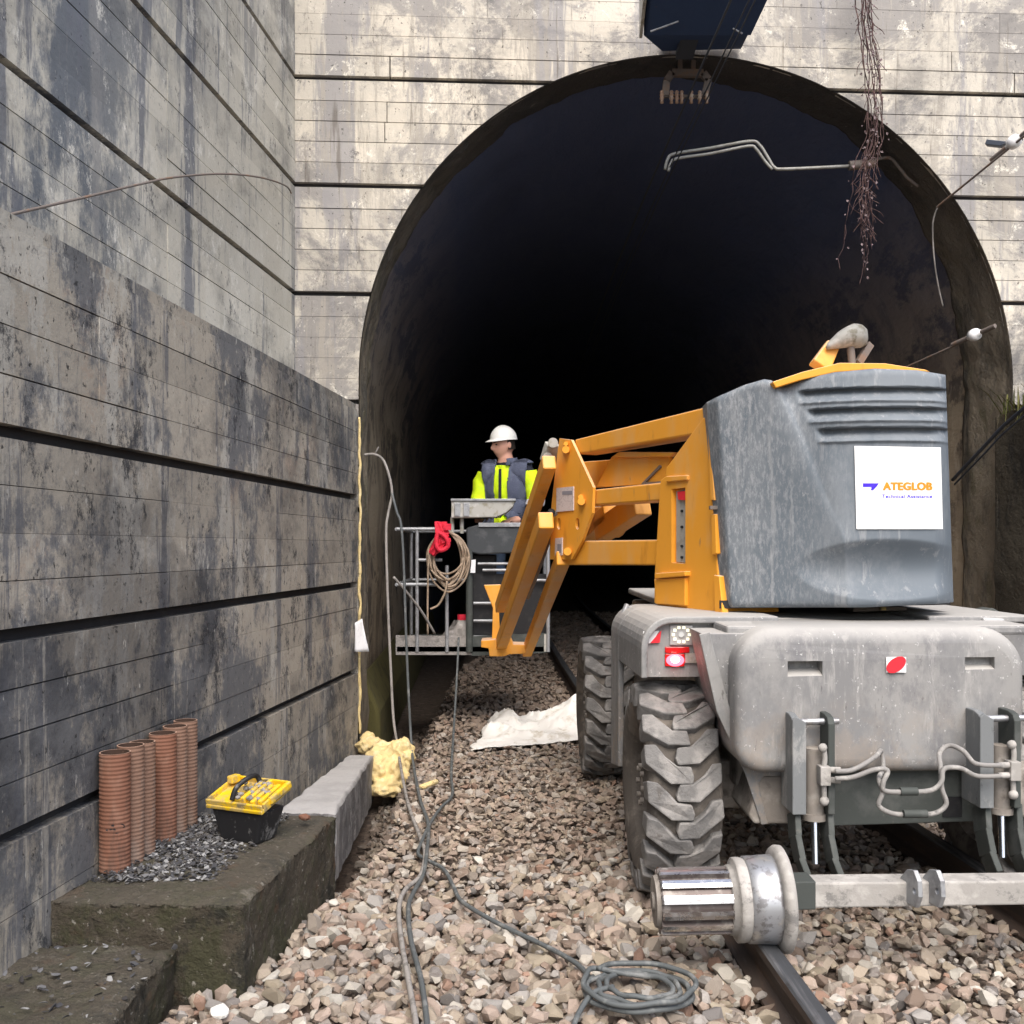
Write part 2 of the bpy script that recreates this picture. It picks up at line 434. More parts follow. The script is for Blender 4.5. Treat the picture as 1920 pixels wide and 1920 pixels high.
M['mudbeam'] = mat('pale mud caked beam', (0.33, 0.315, 0.295), [
    ly((0.45, 0.43, 0.405), (12, 12, 12), 0.48, 0.62, 0.8, detail=9),
    ly((0.15, 0.145, 0.14), (7, 7, 9), 0.53, 0.62, 0.8, detail=12, rough=0.8)], rough=0.88, bump=((60, 60, 60), 0.3, 0.005))
M['dark'] = mat('dark greenish steel', (0.055, 0.062, 0.058), [ly((0.10, 0.105, 0.10), (7, 7, 7), 0.5, 0.66, 0.7, detail=8), ly((0.15, 0.14, 0.12), (30, 30, 30), 0.62, 0.74, 0.5)], rough=0.7, bump=((50, 50, 50), 0.2, 0.004))
M['black'] = mat('black steel', (0.014, 0.014, 0.016), [ly((0.04, 0.038, 0.036), (18, 18, 18), 0.52, 0.68, 0.6)], rough=0.6)
M['steel'] = mat('galvanised steel', (0.36, 0.37, 0.385), [ly((0.22, 0.22, 0.23), (16, 16, 16), 0.48, 0.64, 0.7, detail=7), ly((0.40, 0.37, 0.33), (25, 25, 25), 0.6, 0.72, 0.6)], rough=0.5, metal=0.5, bump=((60, 60, 60), 0.1, 0.003))
M['chrome'] = mat('polished fluted steel', (0.66, 0.65, 0.66), [ly((0.30, 0.27, 0.25), (14, 40, 40), 0.52, 0.64, 0.7, detail=10, rough=0.75), ly((0.16, 0.13, 0.12), (24, 24, 24), 0.61, 0.70, 0.7, detail=10)], rough=0.2, metal=1.0, rrange=((18, 18, 18), 0.14, 0.42))
M['flute'] = mat('flute with painted dark stripe', (0.12, 0.10, 0.095), [ly((0.26, 0.24, 0.225), (20, 20, 20), 0.5, 0.64, 0.8, detail=9)], rough=0.5, metal=0.6)  # muddy grooves, darkened to paint in the stripes of their reflections
M['rod'] = mat('bright piston rod', (0.6, 0.6, 0.62), rough=0.2, metal=1.0)
M['wornsteel'] = mat('worn rolling steel', (0.40, 0.41, 0.43), [ly((0.20, 0.19, 0.19), (30, 30, 30), 0.5, 0.62, 0.8, detail=8), ly((0.55, 0.52, 0.47), (16, 16, 16), 0.56, 0.68, 0.6)], rough=0.42, metal=0.7)
M['tyre'] = mat('muddy tyre rubber', (0.095, 0.083, 0.072), [
    ly((0.20, 0.175, 0.15), (9, 9, 9), 0.46, 0.62, 0.7, detail=9),
    ly((0.05, 0.045, 0.042), (12, 12, 12), 0.56, 0.70, 0.7, detail=9),
    ly((0.30, 0.20, 0.13), (6, 6, 6), 0.62, 0.74, 0.5)], rough=0.9, bump=[((30, 30, 30), 0.5, 0.008)])
M['lug'] = mat('dusty tread rubber', (0.17, 0.165, 0.16), [
    ly((0.055, 0.05, 0.047), (5, 5, 5), 0.54, 0.64, 0.75, detail=12, rough=0.8),
    ly((0.31, 0.295, 0.28), (10, 10, 10), 0.46, 0.62, 0.8, detail=9),
    ly((0.10, 0.088, 0.078), (14, 14, 14), 0.56, 0.70, 0.7, detail=9)], rough=0.85, bump=[((30, 30, 30), 0.6, 0.012), ((90, 90, 90), 0.4, 0.004)])
M['hose'] = mat('dusty hydraulic hose', (0.24, 0.23, 0.22), [ly((0.40, 0.385, 0.36), (20, 20, 20), 0.5, 0.64, 0.8), ly((0.06, 0.06, 0.06), (30, 30, 30), 0.58, 0.7, 0.7)], rough=0.7)
M['redlens'] = mat('red lamp lens', (0.5, 0.01, 0.012), rough=0.2, coat=0.5)
M['redlit'] = mat('lit red lamp', (0.8, 0.05, 0.05), emit=((1.0, 0.04, 0.06), 5.0), rough=0.3)
M['redcore'] = mat('lit lamp core', (1, 0.8, 0.7), emit=((1.0, 0.62, 0.5), 12.0), rough=0.3)
M['led'] = mat('led dots', (0.9, 0.88, 0.7), emit=((1.0, 0.93, 0.65), 0.35), rough=0.3)
M['lampglass'] = mat('clear lamp glass', (0.5, 0.5, 0.5), rough=0.15, spec=0.6, metal=0.3)
M['white'] = mat('white print', (0.82, 0.82, 0.82), rough=0.5)
M['signwhite'] = mat('white sticker sheet', (0.88, 0.88, 0.88), rough=0.45)
M['red'] = mat('red print', (0.72, 0.025, 0.04), rough=0.45)
M['blue'] = mat('blue violet print', (0.045, 0.01, 0.72), rough=0.5)
M['logoorange'] = mat('orange print', (0.86, 0.26, 0.012), rough=0.5)
M['label'] = mat('faded label', (0.62, 0.54, 0.52), [ly((0.45, 0.36, 0.36), (60, 60, 90), 0.5, 0.62, 0.7)], rough=0.6)
M['labelprint'] = mat('grey print', (0.25, 0.24, 0.27), rough=0.6)
M['panelgrey'] = mat('grey control plate', (0.33, 0.32, 0.29), [ly((0.22, 0.2, 0.17), (20, 20, 20), 0.5, 0.65, 0.6)], rough=0.6)
M['beige'] = mat('weathered pale plastic', (0.40, 0.39, 0.36), [ly((0.22, 0.2, 0.13), (14, 14, 14), 0.5, 0.64, 0.7, detail=8), ly((0.6, 0.59, 0.57), (9, 9, 9), 0.55, 0.7, 0.7)], rough=0.6)
M['exhaust'] = mat('dirty grey exhaust cowl', (0.25, 0.245, 0.225), [ly((0.10, 0.09, 0.06), (14, 14, 14), 0.48, 0.62, 0.8, detail=10), ly((0.42, 0.41, 0.39), (9, 9, 9), 0.54, 0.66, 0.8, detail=9)], rough=0.6)
M['console'] = mat('dusty black console', (0.045, 0.05, 0.055), [ly((0.10, 0.105, 0.11), (7, 7, 7), 0.5, 0.66, 0.7)], rough=0.5)
M['rope'] = mat('tan cable', (0.34, 0.26, 0.19), [ly((0.22, 0.16, 0.11), (30, 30, 30), 0.5, 0.65, 0.7)], rough=0.75)
M['harness'] = mat('red webbing', (0.66, 0.022, 0.05), [ly((0.42, 0.01, 0.03), (26, 26, 26), 0.5, 0.65, 0.7)], rough=0.7)
M['dusty'] = mat('grey white dust heap', (0.30, 0.28, 0.265), [ly((0.16, 0.15, 0.14), (18, 18, 18), 0.5, 0.66, 0.8), ly((0.5, 0.48, 0.45), (14, 14, 14), 0.6, 0.72, 0.7)], rough=0.95, bump=((40, 40, 40), 0.8, 0.012))
M['cable'] = mat('dark grey cable', (0.095, 0.105, 0.108), [ly((0.21, 0.215, 0.21), (14, 14, 14), 0.52, 0.66, 0.8), ly((0.05, 0.05, 0.05), (40, 40, 40), 0.58, 0.7, 0.7)], rough=0.6)
M['wirepale'] = mat('dusty pale cable', (0.30, 0.28, 0.26), [ly((0.14, 0.13, 0.12), (20, 20, 6), 0.48, 0.62, 0.8)], rough=0.7)
M['wire'] = mat('dark overhead wire', (0.06, 0.07, 0.09), rough=0.5, metal=0.3)
M['foam'] = mat('yellow expanding foam', (0.72, 0.56, 0.27), [ly((0.80, 0.68, 0.42), (16, 16, 16), 0.5, 0.66, 0.8, detail=8), ly((0.45, 0.27, 0.08), (9, 9, 9), 0.62, 0.76, 0.8, detail=8)], rough=0.8, bump=[((22, 22, 22), 0.9, 0.02)])
M['tarp'] = mat('dirty white woven sheet', (0.80, 0.785, 0.745), [ly((0.46, 0.40, 0.31), (3, 3, 3), 0.54, 0.64, 0.7, detail=10, rough=0.75), ly((0.55, 0.50, 0.42), (7, 7, 7), 0.55, 0.68, 0.7, detail=8), ly((0.30, 0.26, 0.2), (14, 14, 14), 0.62, 0.75, 0.7, detail=8)], rough=0.7, bump=((200, 200, 200), 0.15, 0.002))
M['paper'] = mat('white paper', (0.78, 0.78, 0.80), [ly((0.6, 0.6, 0.62), (50, 50, 30), 0.5, 0.62, 0.4)], rough=0.7)
M['clay'] = mat('terracotta duct', (0.21, 0.095, 0.06), [ly((0.10, 0.06, 0.045), (8, 8, 2), 0.52, 0.62, 0.7, detail=11, rough=0.8), ly((0.27, 0.15, 0.105), (9, 9, 4), 0.48, 0.64, 0.8, detail=8), ly((0.18, 0.08, 0.055), (12, 12, 6), 0.58, 0.72, 0.6, detail=8)], rough=0.8, bump=((60, 60, 60), 0.2, 0.004), rnd=0.1)
M['claygrey'] = mat('faded dusty terracotta duct', (0.23, 0.135, 0.095), [ly((0.25, 0.185, 0.15), (9, 9, 4), 0.48, 0.64, 0.8, detail=8), ly((0.16, 0.10, 0.08), (12, 12, 6), 0.58, 0.72, 0.6, detail=8)], rough=0.8, bump=((60, 60, 60), 0.2, 0.004), rnd=0.1)
M['ductinside'] = mat('shaded duct inside', (0.06, 0.035, 0.025), rough=0.95)  # dark inner colour paints in the shade inside the ducts
M['ductrim'] = mat('pale cut duct rim', (0.42, 0.27, 0.20), rough=0.8)
M['yellow'] = mat('yellow lid plastic', (0.78, 0.50, 0.012), [ly((0.50, 0.37, 0.14), (16, 16, 16), 0.46, 0.56, 0.9, detail=12, rough=0.8), ly((0.19, 0.165, 0.12), (13, 13, 13), 0.52, 0.60, 0.8, detail=6)], rough=0.5)
M['blackbox'] = mat('splashed black plastic', (0.018, 0.018, 0.02), [ly((0.22, 0.215, 0.21), (18, 18, 9), 0.58, 0.66, 0.8, detail=9, rough=0.75)], rough=0.5)
M['ash'] = mat('dark flaky debris', (0.07, 0.068, 0.07), [ly((0.25, 0.245, 0.24), (22, 22, 22), 0.55, 0.66, 0.8, detail=7)], rough=0.9, attr=None, bump=((50, 50, 50), 0.5, 0.01))
M['shard'] = mat('grey mortar flake', (0.2, 0.2, 0.2), attr='tint', rough=0.9)
M['skin'] = mat('skin', (0.62, 0.33, 0.24), [ly((0.5, 0.23, 0.165), (20, 20, 20), 0.5, 0.7, 0.6)], rough=0.6)
M['hair'] = mat('dark short hair', (0.02, 0.014, 0.01), rough=0.8)
M['helmet'] = mat('white helmet plastic', (0.84, 0.84, 0.80), [ly((0.7, 0.69, 0.62), (12, 12, 12), 0.55, 0.7, 0.4)], rough=0.35, coat=0.3)
M['hivis'] = mat('fluorescent yellow cloth', (0.74, 0.98, 0.015), [ly((0.58, 0.86, 0.03), (12, 12, 12), 0.48, 0.66, 0.7)], rough=0.75, bump=((18, 18, 18), 0.5, 0.015))
M['reflect'] = mat('silver reflective band', (0.72, 0.71, 0.74), rough=0.4)
M['navy'] = mat('navy work cloth', (0.018, 0.02, 0.032), rough=0.85, bump=((18, 18, 18), 0.5, 0.015))
M['vest'] = mat('slate blue vest cloth', (0.085, 0.098, 0.15), [ly((0.14, 0.155, 0.22), (12, 12, 12), 0.48, 0.66, 0.7)], rough=0.8, bump=((16, 16, 16), 0.6, 0.02))
M['jeans'] = mat('blue jeans', (0.16, 0.23, 0.36), [ly((0.26, 0.34, 0.46), (12, 12, 12), 0.5, 0.66, 0.7)], rough=0.85)
M['boot'] = mat('boots', (0.05, 0.035, 0.025), rough=0.8)
M['eye'] = mat('eye', (0.03, 0.02, 0.018), rough=0.25)
M['porcelain'] = mat('white porcelain', (0.85, 0.85, 0.85), rough=0.2, coat=0.5)
M['ceramic'] = mat('brown insulator glaze', (0.30, 0.19, 0.13), [ly((0.5, 0.42, 0.34), (18, 18, 18), 0.5, 0.65, 0.8)], rough=0.4)
M['bracket'] = mat('dull rusty bracket', (0.16, 0.135, 0.12), [ly((0.22, 0.13, 0.08), (12, 12, 12), 0.5, 0.66, 0.7)], rough=0.7)
M['hood'] = mat('dark blue painted hood', (0.035, 0.065, 0.15), [ly((0.03, 0.055, 0.13), (5, 5, 5), 0.48, 0.64, 0.7), ly((0.16, 0.09, 0.05), (9, 9, 2), 0.64, 0.74, 0.6)], rough=0.7)
M['armpaint'] = mat('pale grey arm tube', (0.34, 0.34, 0.32), [ly((0.2, 0.19, 0.17), (14, 14, 14), 0.5, 0.66, 0.7)], rough=0.6, metal=0.3)
M['vine'] = mat('dry purple vine stem', (0.075, 0.042, 0.042), [ly((0.15, 0.095, 0.075), (40, 40, 40), 0.5, 0.66, 0.8)], rough=0.9)
M['vineleaf'] = mat('withered pale vine leaf', (0.22, 0.17, 0.175), [ly((0.14, 0.09, 0.09), (30, 30, 30), 0.5, 0.66, 0.8)], rough=0.9)
M['weed'] = mat('dry and green grass', (0.10, 0.11, 0.03), [ly((0.20, 0.165, 0.07), (8, 8, 3), 0.48, 0.62, 0.9)], rough=0.85)
M['sprout'] = mat('fresh sprout', (0.05, 0.14, 0.03), rough=0.8)
M['deadleaf'] = mat('dead leaf', (0.2, 0.13, 0.08), rough=0.9, rnd=0.3)
M['olive'] = mat('olive algae ledge', (0.095, 0.085, 0.03), [ly((0.05, 0.045, 0.02), (6, 6, 6), 0.5, 0.66, 0.8)], rough=0.95)

# ------------------------------------------------------------------ large structure: track line, ground, walls, portal, tunnel
def rail_x(Y):
    """x of the left rail: straight, then a gentle curve to the right inside the tunnel"""
    x = 0.94 - 0.035 * min(Y, 8.0)
    if Y > 8.0:
        d = Y - 8.0
        x += -0.035 * d + 0.5 * 0.0035 * min(d, 40.0) ** 2
        if d > 40: x += 0.0035 * 40 * (d - 40)
    return x

def tunnel_shift(t):   # sideways shift of the bore at depth t behind the portal (in the portal's own axis)
    return 0.5 * 0.0040 * min(t, 45.0) ** 2

FA = 0.0559
def F(u, t, z):    # u along the portal face from the left jamb, t depth behind the face
    u2 = u + tunnel_shift(max(t, 0.0))
    return V((-1.07 + math.cos(FA) * u2 - math.sin(FA) * t, 7.06 + math.sin(FA) * u2 + math.cos(FA) * t, z))

ARC_U, ARC_Z, ARC_R = 2.35, 2.545, 2.35
def low_x(Y): return -1.776 + 0.1 * Y          # face of the lower left wall
def up_x(Y): return -2.209 + 0.1 * Y           # face of the upper left wall

def ground_z(x, y):
    z = 0.0
    if y > 4.0:      # drain trench between ballast and left wall
        k = min(max((y - 4.0) / 0.9, 0), 1)
        e = min(max((-0.60 - x) / 0.14, 0), 1)
        z -= 0.25 * k * e * e * (3 - 2 * e)
    if y < 3.2 and x < -0.2:
        z -= 0.0
    return z

# ground sheet
mb = MB()
xs = sorted(set([-400, -120, -40, -12, -5, -2.6] + [round(-2.4 + 0.12 * i, 3) for i in range(58)] + [5.5, 7, 12, 40, 120, 400]))
ys = sorted(set([-400, -120, -40, -12, -5, -2] + [round(-1.2 + 0.2 * i, 3) for i in range(110)] + [24, 30, 45, 70, 120, 400]))
vs = []
for x in xs:
    for y in ys:
        rough = 0.012 * fbm(V((x * 3, y * 3, 0.3))) if -3 < x < 5 and -1 < y < 20 else 0
        vs.append((x, y, ground_z(x, y) - 0.045 + rough))
nY = len(ys)
mb.add(vs, [(i * nY + j, (i + 1) * nY + j, (i + 1) * nY + j + 1, i * nY + j + 1) for i in range(len(xs) - 1) for j in range(nY - 1)], 0, True)
ground = mb.build('ground', M['dirt'], kind='structure')

# hillside above and behind the walls
mb = MB()
def hill(a, b):
    x = -60 + 120 * a; y = 7.8 + 90 * b
    return V((x, y, 6.9 + 24 * b ** 0.8 + 0.5 * fbm(V((x * 0.1, y * 0.1, 1)))))
mb.grid(hill, 40, 30, flip=False)
def bank(a, b):
    y = -20 + 27.0 * a; x = up_x(y) - 0.35 - 40 * b
    return V((x, y, 6.55 + 14 * b ** 0.8 + 0.4 * fbm(V((x * 0.1, y * 0.1, 4)))))
mb.grid(bank, 24, 16, flip=True)
mb.build('hillside', M['grassland'], kind='structure')

def board_rows(zs, groove):
    """list of (z0, z1) board rows between course joints"""
    rows = []
    for a, b, n in zs:
        a2, b2 = a + groove / 2, b - groove / 2
        h = (b2 - a2) / n
        for i in range(n):
            rows.append((a2 + i * h, a2 + (i + 1) * h, i == 0, i == n - 1))
    return rows

def plane_wall(root, xfun, y0, y1, rows, thick, m, joints, gap=0.0022):
    """boards on a wall that runs along y; xfun(y) = x of the face (faces +x)"""
    nrm = V((1, -0.1, 0)).normalized()
    for (z0, z1, first, last) in rows:
        cuts = [y0] + sorted(joints(z0)) + [y1]
        for a, b in zip(cuts[:-1], cuts[1:]):
            off = random.uniform(-0.002, 0.002); gap = random.choice([0.0012, 0.0016, 0.0022, 0.004, 0.006])
            d0 = V((xfun(a), a, 0)) + nrm * off; d1 = V((xfun(b), b, 0)) + nrm * off
            dd = (d1 - d0).normalized()
            d0 += dd * gap * 0.4; d1 -= dd * gap * 0.4
            g0 = 0 if first else gap / 2; g1 = 0 if last else gap / 2
            w0, w1 = (0 if first else random.uniform(-0.0012, 0.0016)), (0 if last else random.uniform(-0.0012, 0.0016))
            q = [d0 + V((0, 0, z0 + g0)), d1 + V((0, 0, z0 + g0 + w0)), d1 + V((0, 0, z1 - g1 + w1)), d0 + V((0, 0, z1 - g1))]
            mm = MB().prism(q, -nrm * thick)
            mm.build('board', m, root)

# lower left wall: thick dark courses
LW = thing('retaining_wall', 'low dark stained concrete wall on the left with board marks and wide joints', 'retaining wall', (low_x(7.05), 7.05, 0))
zs = [(-0.35, 0.543, 4), (0.543, 1.138, 4), (1.138, 1.74, 4), (1.74, 2.36, 4)]
jset = {}
def jl(z):
    base = [3.15, 4.05, 5.35] if z > 1.1 else [2.6, 4.4, 5.55]
    k = int(z / 0.3)
    random.seed(100 + k)
    return [b + random.choice([0, 0, 0.0, 0.35, -0.3]) for b in base if random.random() < 0.75]
rows = board_rows(zs, 0.042)
plane_wall(LW, low_x, -1.5, 7.045, rows, 0.055, M['conc_low'], jl)
mb = MB()
q = [V((low_x(-1.5) - 0.05, -1.5, -0.4)), V((low_x(7.04) - 0.05, 7.04, -0.4)), V((low_x(7.04) - 0.05, 7.04, 2.345)), V((low_x(-1.5) - 0.05, -1.5, 2.345))]
mb.prism(q, V((-0.36, 0.03, 0)))
mb.build('wall_core', M['conc_back'], LW)
mb = MB()
q = [V((low_x(-1.5) - 0.012, -1.5, 2.345)), V((low_x(7.04) - 0.012, 7.04, 2.345)), V((low_x(7.04) - 0.42, 7.02, 2.345)), V((low_x(-1.5) - 0.42, -1.5, 2.345))]
mb.prism(q, V((0, 0, 0.045)))
mb.build('wall_ledge', M['conc_low'], LW)

# upper left wall
UW = thing('retaining_wall', 'tall pale concrete wing wall with blue grey algae set back above the low left wall', 'retaining wall', (up_x(7.03), 7.03, 0))
zs = [(1.7, 2.41, 5), (2.41, 3.161, 5), (3.161, 3.916, 5), (3.916, 4.663, 5), (4.663, 5.41, 5), (5.41, 6.16, 5), (6.16, 6.6, 3)]
def ju(z):
    k = int(z * 7)
    random.seed(300 + k)
    return [5.02] + ([3.3 + random.uniform(-0.1, 0.5)] if random.random() < 0.6 else []) + ([6.25 + random.uniform(-0.25, 0.25)] if random.random() < 0.3 else [])
plane_wall(UW, up_x, -1.5, 7.03, board_rows(zs, 0.035), 0.05, M['conc_up'], ju)
mb = MB()
q = [V((up_x(-1.5) - 0.045, -1.5, 1.7)), V((up_x(7.02) - 0.045, 7.02, 1.7)), V((up_x(7.02) - 0.045, 7.02, 6.59)), V((up_x(-1.5) - 0.045, -1.5, 6.59))]
mb.prism(q, V((-0.4, 0.04, 0)))
mb.build('wall_core', M['conc_back'], UW)

# portal face
PW = thing('tunnel_portal', 'arched concrete railway tunnel portal of pale board marked courses with a black bore', 'tunnel', F(ARC_U, 0, 0))
fx, fn = V((math.cos(FA), math.sin(FA), 0)), V((math.sin(FA), -math.cos(FA), 0))
def arc_u(z, side):
    if z <= ARC_Z: return ARC_U + side * ARC_R
    d = ARC_R ** 2 - (z - ARC_Z) ** 2
    return ARC_U + side * math.sqrt(max(d, 0.0))
CROWN = ARC_Z + ARC_R
UL, UR = -0.5, 7.2
def face_board(poly, off):
    q = [F(u, 0, z) + fn * off for u, z in poly]
    MB().prism(q, -fn * 0.05).build('board', M['conc_face'], PW)
zs = [(0.16, 0.91, 5), (0.91, 1.66, 5), (1.66, 2.41, 5), (2.41, 3.161, 5), (3.161, 3.916, 5), (3.916, 4.663, 5), (4.663, 5.41, 5), (5.41, 6.16, 5), (6.16, 6.9, 5)]
random.seed(21)
GAP = 0.0026
for (z0, z1, first, last) in board_rows(zs, 0.034):
    if z1 < 2.2: 
        pass
    GAP = random.choice([0.0016, 0.0022, 0.0035, 0.006, 0.009])
    a, b = z0 + (0 if first else GAP / 2), z1 - (0 if last else GAP / 2)
    off = random.uniform(-0.0015, 0.0015)
    if a >= CROWN:
        cuts = [UL] + sorted(random.sample([0.9, 2.1, 3.4, 4.6, 5.6], 2)) + [UR]
        for c0, c1 in zip(cuts[:-1], cuts[1:]):
            face_board([(c0 + GAP / 2, a), (c1 - GAP / 2, a), (c1 - GAP / 2, b), (c0 + GAP / 2, b)], random.uniform(-0.0015, 0.0015))
        continue
    for side in (-1, 1):
        n = 14
        pts = []
        top = min(b, CROWN)
        for i in range(n + 1):
            z = a + (top - a) * i / n
            pts.append((arc_u(z, side), z))
        if b > CROWN: pts.append((ARC_U, b))
        lo = min(p[0] for p in pts) if side < 0 else max(p[0] for p in pts)
        if side < 0:
            e = UL
            if lo - UL > 1.2 and random.random() < 0.7:
                c = UL + random.uniform(0.35, 0.6) * (lo - UL)
                face_board([(UL, a), (c - GAP / 2, a), (c - GAP / 2, b), (UL, b)], random.uniform(-0.0015, 0.0015)); e = c + GAP / 2
            face_board([(e, a)] + pts + [(e, b)], off)
        else:
            e = UR
            if UR - lo > 1.0:
                c = lo + random.uniform(0.3, 0.7) * (UR - lo)
                face_board([(c + GAP / 2, a), (UR, a), (UR, b), (c + GAP / 2, b)], random.uniform(-0.0015, 0.0015)); e = c - GAP / 2
            face_board([(e, b)] + pts[::-1] + [(e, a)], off)
# core behind the boards, with the arch left open
mb = MB()
def arch_outline(r, n=48, zb=-0.5):
    pts = [(ARC_U - r, zb)] + [(ARC_U - r, zb + (ARC_Z - zb) * i / 6) for i in range(1, 6)]
    pts += [(ARC_U - r * math.cos(math.pi * i / n), ARC_Z + r * math.sin(math.pi * i / n)) for i in range(n + 1)]
    pts += [(ARC_U + r, ARC_Z - (ARC_Z - zb) * i / 6) for i in range(1, 7)]
    return pts
out = arch_outline(ARC_R + 0.01)
def outer_pt(u, z):
    du, dz = u - ARC_U, z - ARC_Z
    if dz < 0 or abs(du) > abs(dz) * 0.9 and dz < 1.0 and abs(du) > 2.2:
        return (UL if du < 0 else UR, z)
    k = max(abs(du) / (ARC_U - UL if du < 0 else UR - ARC_U), dz / (6.9 - ARC_Z), 1e-6)
    return (ARC_U + du / k, ARC_Z + dz / k)
ov = [outer_pt(u, z) for u, z in out]
for (a, b) in ((0, 1),):
    n = len(out)
    vs = [F(u, 0.04, z) for u, z in out] + [F(u, 0.04, z) for u, z in ov]
    fs = [(i, i + 1, n + i + 1, n + i) for i in range(n - 1)]
    mb.add(vs, fs)
# corner fillers between the rays to the two upper corners
mb.prism([F(UL, 0.045, 2.4), F(UL, 0.045, 6.89), F(UL + 1.2, 0.045, 6.89)], -fn * 0.3)
mb.prism([F(UR, 0.045, 2.4), F(UR, 0.045, 6.89), F(UR - 1.2, 0.045, 6.89)], -fn * 0.3)
mb.prism([F(UL, 0.03, 6.88), F(UR, 0.03, 6.88), F(UR, 0.03, 6.95), F(UL, 0.03, 6.95)], -fn * 0.8)
mb.build('wall_core', M['conc_back'], PW)
# reveal ring with broken inner edge, then lining
NA = 120
oc = arch_outline(ARC_R, 72)
def samp(outl, a):
    k = a * (len(outl) - 1); i = min(int(k), len(outl) - 2); f = k - i
    return (outl[i][0] * (1 - f) + outl[i + 1][0] * f, outl[i][1] * (1 - f) + outl[i + 1][1] * f)
mb = MB()
def ring(a, b):
    u, z = samp(oc, a)
    du, dz = u - ARC_U, max(z - ARC_Z, 0)
    L_ = math.hypot(du, dz) or 1
    nu, nz = du / L_, dz / L_
    depth = -0.003 + (0.40 + 0.36 * (1 - nz) + 0.10 * fbm(V((u * 1.5, z * 1.5, 3)))) * min(b / 0.86, 1)
    r = 0.03 * fbm(V((u * 3, z * 3, depth * 3))) * min(b * 6, 1) + (0.006 * fbm(V((u * 14, z * 14, depth * 9))) if b > 0 else 0) - (0.008 if b < 0.06 else 0)
    if b > 0.87: r += 0.13 * (b - 0.86) / 0.14
    return F(u + nu * r, depth, z + nz * r)
mb.grid(ring, 260, 24, flip=True)
mb.build('arch_ring', M['conc_ring'], PW)
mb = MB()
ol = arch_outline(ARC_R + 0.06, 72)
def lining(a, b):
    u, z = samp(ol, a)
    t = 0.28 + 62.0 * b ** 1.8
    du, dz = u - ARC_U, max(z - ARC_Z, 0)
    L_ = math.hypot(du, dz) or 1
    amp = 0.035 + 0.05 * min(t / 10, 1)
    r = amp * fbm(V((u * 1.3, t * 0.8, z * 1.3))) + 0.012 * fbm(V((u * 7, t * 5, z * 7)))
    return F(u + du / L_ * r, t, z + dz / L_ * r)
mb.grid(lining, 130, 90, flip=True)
mb.prism([F(-1.0, 62.0, -1), F(6.5, 62.0, -1), F(6.5, 62.0, 6.5), F(-1.0, 62.0, 6.5)], V((0, 0.3, 0)))  # added end wall closing the bore, to keep it dark
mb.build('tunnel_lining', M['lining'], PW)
# ledge along the left foot of the bore
mb = MB()
mb.prism([F(-0.05, 0.9, -0.3), F(0.10, 0.9, -0.3), F(0.08, 0.9, 0.10), F(-0.05, 0.9, 0.42)], V((-0.42, 11.0, 0)))
mb.build('tunnel_footing', M['olive'], PW, bevel=0.03)

# right lower wall: dark and mossy
RW = thing('retaining_wall', 'dark wet mossy low wall at the right jamb of the portal with grass on top', 'retaining wall', (3.47, 7.3, 0))
mb = MB()
def rx(y): return 3.47 + 0.21 * (7.3 - y)
def rwall(a, b):
    y = 7.27 - 6.2 * a; z = -0.4 + 2.76 * b
    return V((rx(y) + 0.05 * fbm(V((y * 1.6, z * 1.6, 8))) + 0.012 * fbm(V((y * 9, z * 9, 2))) , y, z))
mb.grid(rwall, 60, 36, flip=True)
mb.prism([V((rx(7.25) + 0.03, 7.25, 2.30)), V((rx(1.07) + 0.03, 1.07, 2.30)), V((rx(1.07) + 0.9, 1.07, 2.30)), V((rx(7.25) + 0.9, 7.25, 2.30))], V((0, 0, 0.06)))
mb.prism([V((rx(7.27), 7.27, -0.4)), V((rx(7.27) + 0.9, 7.27, -0.4)), V((rx(7.27) + 0.9, 7.27, 2.33)), V((rx(7.27), 7.27, 2.33))], V((0, 0.02, 0)))
mb.build('wall_face', M['rock_right'], RW)

# rails
prof = [(-0.055, -0.02), (0.055, -0.02), (0.055, -0.008), (0.010, 0.012), (0.009, 0.078), (0.030, 0.086), (0.031, 0.112), (0.024, 0.118), (-0.024, 0.118), (-0.031, 0.112), (-0.030, 0.086), (-0.009, 0.078), (-0.010, 0.012), (-0.055, -0.008)]
def rail(dx, label):
    mb = MB()
    Ys = [0.3 + 0.35 * i for i in range(170)]
    n = len(prof)
    vs = []
    for Y in Ys:
        for a, b in prof: vs.append((rail_x(Y) + dx + a, Y, b))
    for i in range(len(Ys) - 1):
        for k in range(n):
            l = (k + 1) % n
            f = (i * n + k, i * n + l, (i + 1) * n + l, (i + 1) * n + k)
            mb.f.append(f[::-1] if False else f); mb.m.append(1 if 6 <= k <= 8 else 0); mb.sm.append(False)
    mb.v = [tuple(p) for p in vs]
    mb.build('rail', [M['rail'], M['railtop']], None, loc=(rail_x(3) + dx, 3, 0), label=label, cat='rail', group='rails of the narrow track')
rail(0.0, 'left steel rail under the flanged wheel running into the tunnel')
rail(1.08, 'right steel rail passing beneath the machine into the tunnel')

